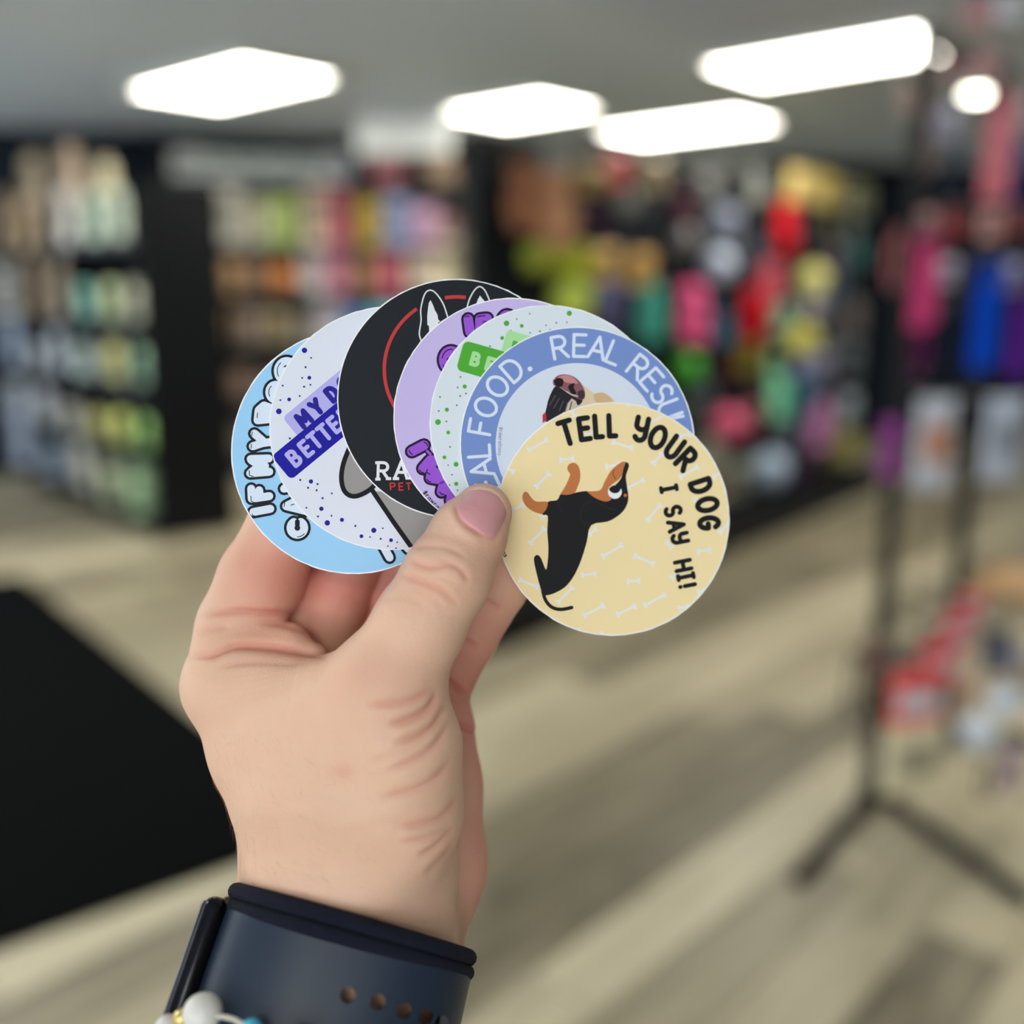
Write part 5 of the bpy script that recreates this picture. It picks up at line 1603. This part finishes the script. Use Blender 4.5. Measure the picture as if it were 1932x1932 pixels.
for zs, rn, L in ROW_B:
    for i, (px, w, h, c, kd) in enumerate(L):
        p, s = on_shelf(px, bp0, BWD, BWN, zs, 0.12)
        wd = w * s * (1.3 if kd in ('bag', 'carton') else 1.05)
        dp = w * s if kd in ('tub', 'ball') else min(.34, w * s * 1.2)
        put(kd, p, wd, dp, (h if kd != 'ball' else w) * s, RZB, c, '%s %s, %s from the left on the %s shelf of the wall shelving' % (cname(c), NOUN[kd], ORD[i], rn), 'goods on the wall shelving', lift=1.6)

# ------------------------------------------------------------------ product rack at the right
R0 = on_z(1643, 1530, 0)[:2] + np.array([0.0, 0.02])
R1 = R0 + DB * 0.58
rk = link('product_rack', None); rk.location = (R0[0], R0[1], 0); rk.rotation_euler = (0, 0, math.atan2(DB[1], DB[0]))
tag(rk, 'tall black metal product rack on splayed feet at right', 'rack')
RL = 0.58
for x in (0, RL):
    box('post', (x, 0, 1.06), (.035, .035, 2.08), M_BLACK, rk)
for zc in (2.08, 1.66, 0.98, 0.42):
    box('crossbar', (RL / 2, 0, zc), (RL, .028, .028), M_BLACK, rk)
def to_rack(p):
    d = np.array(p[:2]) - R0
    nB = np.array([-DB[1], DB[0]])
    return (float(np.dot(d, DB)), float(np.dot(d, nB)), p[2] if len(p) > 2 else 0.02)
foot = [on_z(1505, 1652, 0.03), on_z(1940, 1692, 0.03)]
for i, q in enumerate(foot):
    q = to_rack(q)
    tube('foot', [(0.0 if i == 0 else .05, 0, .035), (q[0], q[1], .022)], .02, M_BLACK, rk, 8)
for q in ((RL + .25, .3, .022), (RL + .25, -.3, .022)):
    tube('foot', [(RL, 0, .035), q], .02, M_BLACK, rk, 8)
box('base_bar', (RL / 2, 0, .04), (RL + .1, .05, .04), M_BLACK, rk)
# wood-look shelf low on the right
ws = to_rack(W(1950, 1105, 2.75)); 
box('wooden_shelf', (ws[0], ws[1], ws[2]), (.26, .24, .025), mat('shelf_wood', (190, 148, 102), .5, noise=.3, nscale=20), rk)
tube('shelf_bracket', [(RL, 0, ws[2] - .05), (ws[0], ws[1], ws[2] - .014)], .008, M_BLACK, rk, 6)

rack_items = [  # px, py, w, h, depth, colour, kind, words
 (1742, 236, 46, 200, 2.62, (168, 140, 128), 'leash', 'dusty beige leash at the top left of the rack'),
 (1716, 178, 44, 60, 2.66, (176, 160, 150), 'pouch', 'pale grey pouch beside the highest lamp, at the rack corner'),
 (1786, 232, 52, 56, 2.70, (128, 134, 154), 'pouch', 'grey blue pouch between the two upper leashes'),
 (1796, 330, 54, 110, 2.72, (36, 44, 56), 'collar', 'charcoal collar hanging below the grey blue pouch'),
 (1884, 270, 64, 220, 2.60, (224, 132, 146), 'leash', 'bright pink leash hanging high on the rack'),
 (1800, 120, 56, 40, 2.74, (138, 100, 104), 'carton', 'dull rose carton on the rack top bar, left one'),
 (1860, 122, 50, 44, 2.66, (150, 112, 116), 'carton', 'dull rose carton on the rack top bar, right one'),
 (1920, 212, 40, 60, 2.62, (204, 176, 186), 'pouch', 'pale pink pouch at the right edge beside the pink leash'),
 (1926, 330, 40, 120, 2.66, (22, 26, 84), 'collar', 'navy collar at the right edge of the rack'),
 (1846, 22, 64, 52, 2.70, (142, 104, 108), 'carton', 'rose carton at the very top of the frame, on the rack'),
 (1906, 14, 60, 46, 2.62, (214, 220, 232), 'carton', 'white carton at the upper right corner, on the rack'),
 (1746, 424, 50, 54, 2.64, (172, 132, 130), 'carton', 'dusty pink header carton above the magenta leash'),
 (1802, 420, 54, 42, 2.70, (136, 64, 64), 'carton', 'brick red header carton in the second rack row'),
 (1870, 424, 46, 54, 2.62, (184, 138, 134), 'carton', 'dusty pink header carton above the blue leash'),
 (1918, 418, 40, 44, 2.68, (120, 66, 66), 'carton', 'dark red header carton at the right edge'),
 (1746, 526, 56, 190, 2.62, (176, 58, 104), 'leash', 'magenta leash in the second row of the rack'),
 (1782, 514, 54, 48, 2.72, (166, 162, 176), 'pouch', 'pale grey pouch between magenta and blue leashes'),
 (1862, 590, 62, 220, 2.60, (10, 60, 160), 'leash', 'royal blue leash in the second row of the rack'),
 (1908, 520, 50, 54, 2.66, (148, 148, 188), 'pouch', 'lilac grey pouch right of the blue leash'),
 (1926, 626, 44, 180, 2.62, (78, 30, 122), 'leash', 'purple leash at the right edge of the rack'),
 (1734, 660, 44, 100, 2.70, (92, 30, 78), 'collar', 'dark magenta collar under the magenta leash'),
 (1690, 486, 42, 110, 2.74, (150, 92, 92), 'collar', 'dusty rose collar left of the magenta leash'),
 (1790, 640, 44, 150, 2.78, (22, 28, 40), 'leash', 'black leash between the magenta and blue ones'),
 (1762, 838, 92, 176, 2.62, (226, 230, 244), 'bag', 'white bag with orange label hanging on the rack, left one'),
 (1680, 846, 46, 110, 2.66, (124, 52, 124), 'bag', 'purple pouch overlapping the left white bag'),
 (1894, 828, 100, 160, 2.60, (216, 226, 246), 'bag', 'white bag hanging at the right edge of the rack'),
 (1832, 1146, 60, 56, 2.66, (196, 62, 70), 'pouch', 'red pouch with white band, farthest of four on the low prong'),
 (1806, 1190, 72, 66, 2.58, (204, 60, 68), 'pouch', 'red pouch with white band, second farthest on the low prong'),
 (1774, 1246, 88, 80, 2.50, (214, 58, 66), 'pouch', 'red pouch with white band, third farthest on the low prong'),
 (1730, 1312, 120, 110, 2.42, (222, 60, 66), 'pouch', 'red pouch with white band, nearest and largest on the low prong'),
 (1722, 1430, 150, 140, 2.50, (236, 226, 190), 'bag', 'cream patterned bag hanging at the foot of the rack'),
 (1848, 1380, 70, 72, 2.46, (226, 238, 252), 'ball', 'larger white ball hanging low on the rack'),
 (1898, 1322, 60, 66, 2.54, (216, 228, 246), 'ball', 'smaller white ball behind the larger one'),
 (1616, 1290, 50, 140, 2.70, (58, 54, 50), 'collar', 'dark collar hanging left of the striped red pouches'),
 (1650, 1250, 40, 90, 2.78, (110, 86, 80), 'pouch', 'brown pouch just behind the dark collar'),
 (1880, 1230, 60, 90, 2.66, (40, 46, 66), 'pouch', 'navy pouch right of the striped red pouches'),
 (1826, 1310, 50, 80, 2.60, (168, 140, 120), 'pouch', 'tan pouch between the red pouches and the white balls'),
 (1912, 1450, 60, 90, 2.56, (150, 134, 140), 'pouch', 'mauve pouch at the right edge, lowest on the rack'),
 (1866, 1470, 50, 80, 2.66, (92, 84, 74), 'collar', 'brown collar under the white balls'),
 (1922, 1240, 40, 60, 2.72, (140, 136, 150), 'pouch', 'grey pouch at the right edge under the wooden shelf'),
]
for (px, py, w, h, dd_, c, kd, words) in rack_items:
    s = dd_ / F
    top = W(px, py - h / 2, dd_); base = W(px, py + h / 2, dd_)
    ctr = W(px, py, dd_)
    p = np.array([ctr[0], ctr[1], ctr[2] - h * s / 2])
    wd = w * s * (1.25 if kd == 'bag' else 1.0); dp = max(.03, w * s * 0.5)
    if kd == 'ball': wd = dp = w * s; h = w
    if kd in ('collar', 'leash'): wd = w * s * 1.3; dp = .05
    acc = (232, 232, 240) if words.startswith('red pouch') else (214, 150, 116) if 'orange label' in words else None
    rz = 0.25
    put(kd, p, wd, dp, h * s, rz, c, words, 'goods on the product rack', acc, lift=1.5)
    # prong carrying the piece, from the nearer post line
    q = to_rack(np.array([ctr[0], ctr[1], p[2] + h * s - .006]))
    bx_ = min(max(q[0], 0), RL)
    link('prong', tube_mesh('prong', [(bx_, 0, q[2]), (q[0], q[1], q[2]), (q[0] + .001, q[1] - .02, q[2] + .012)], .004, 6), rk, M_HOOK)
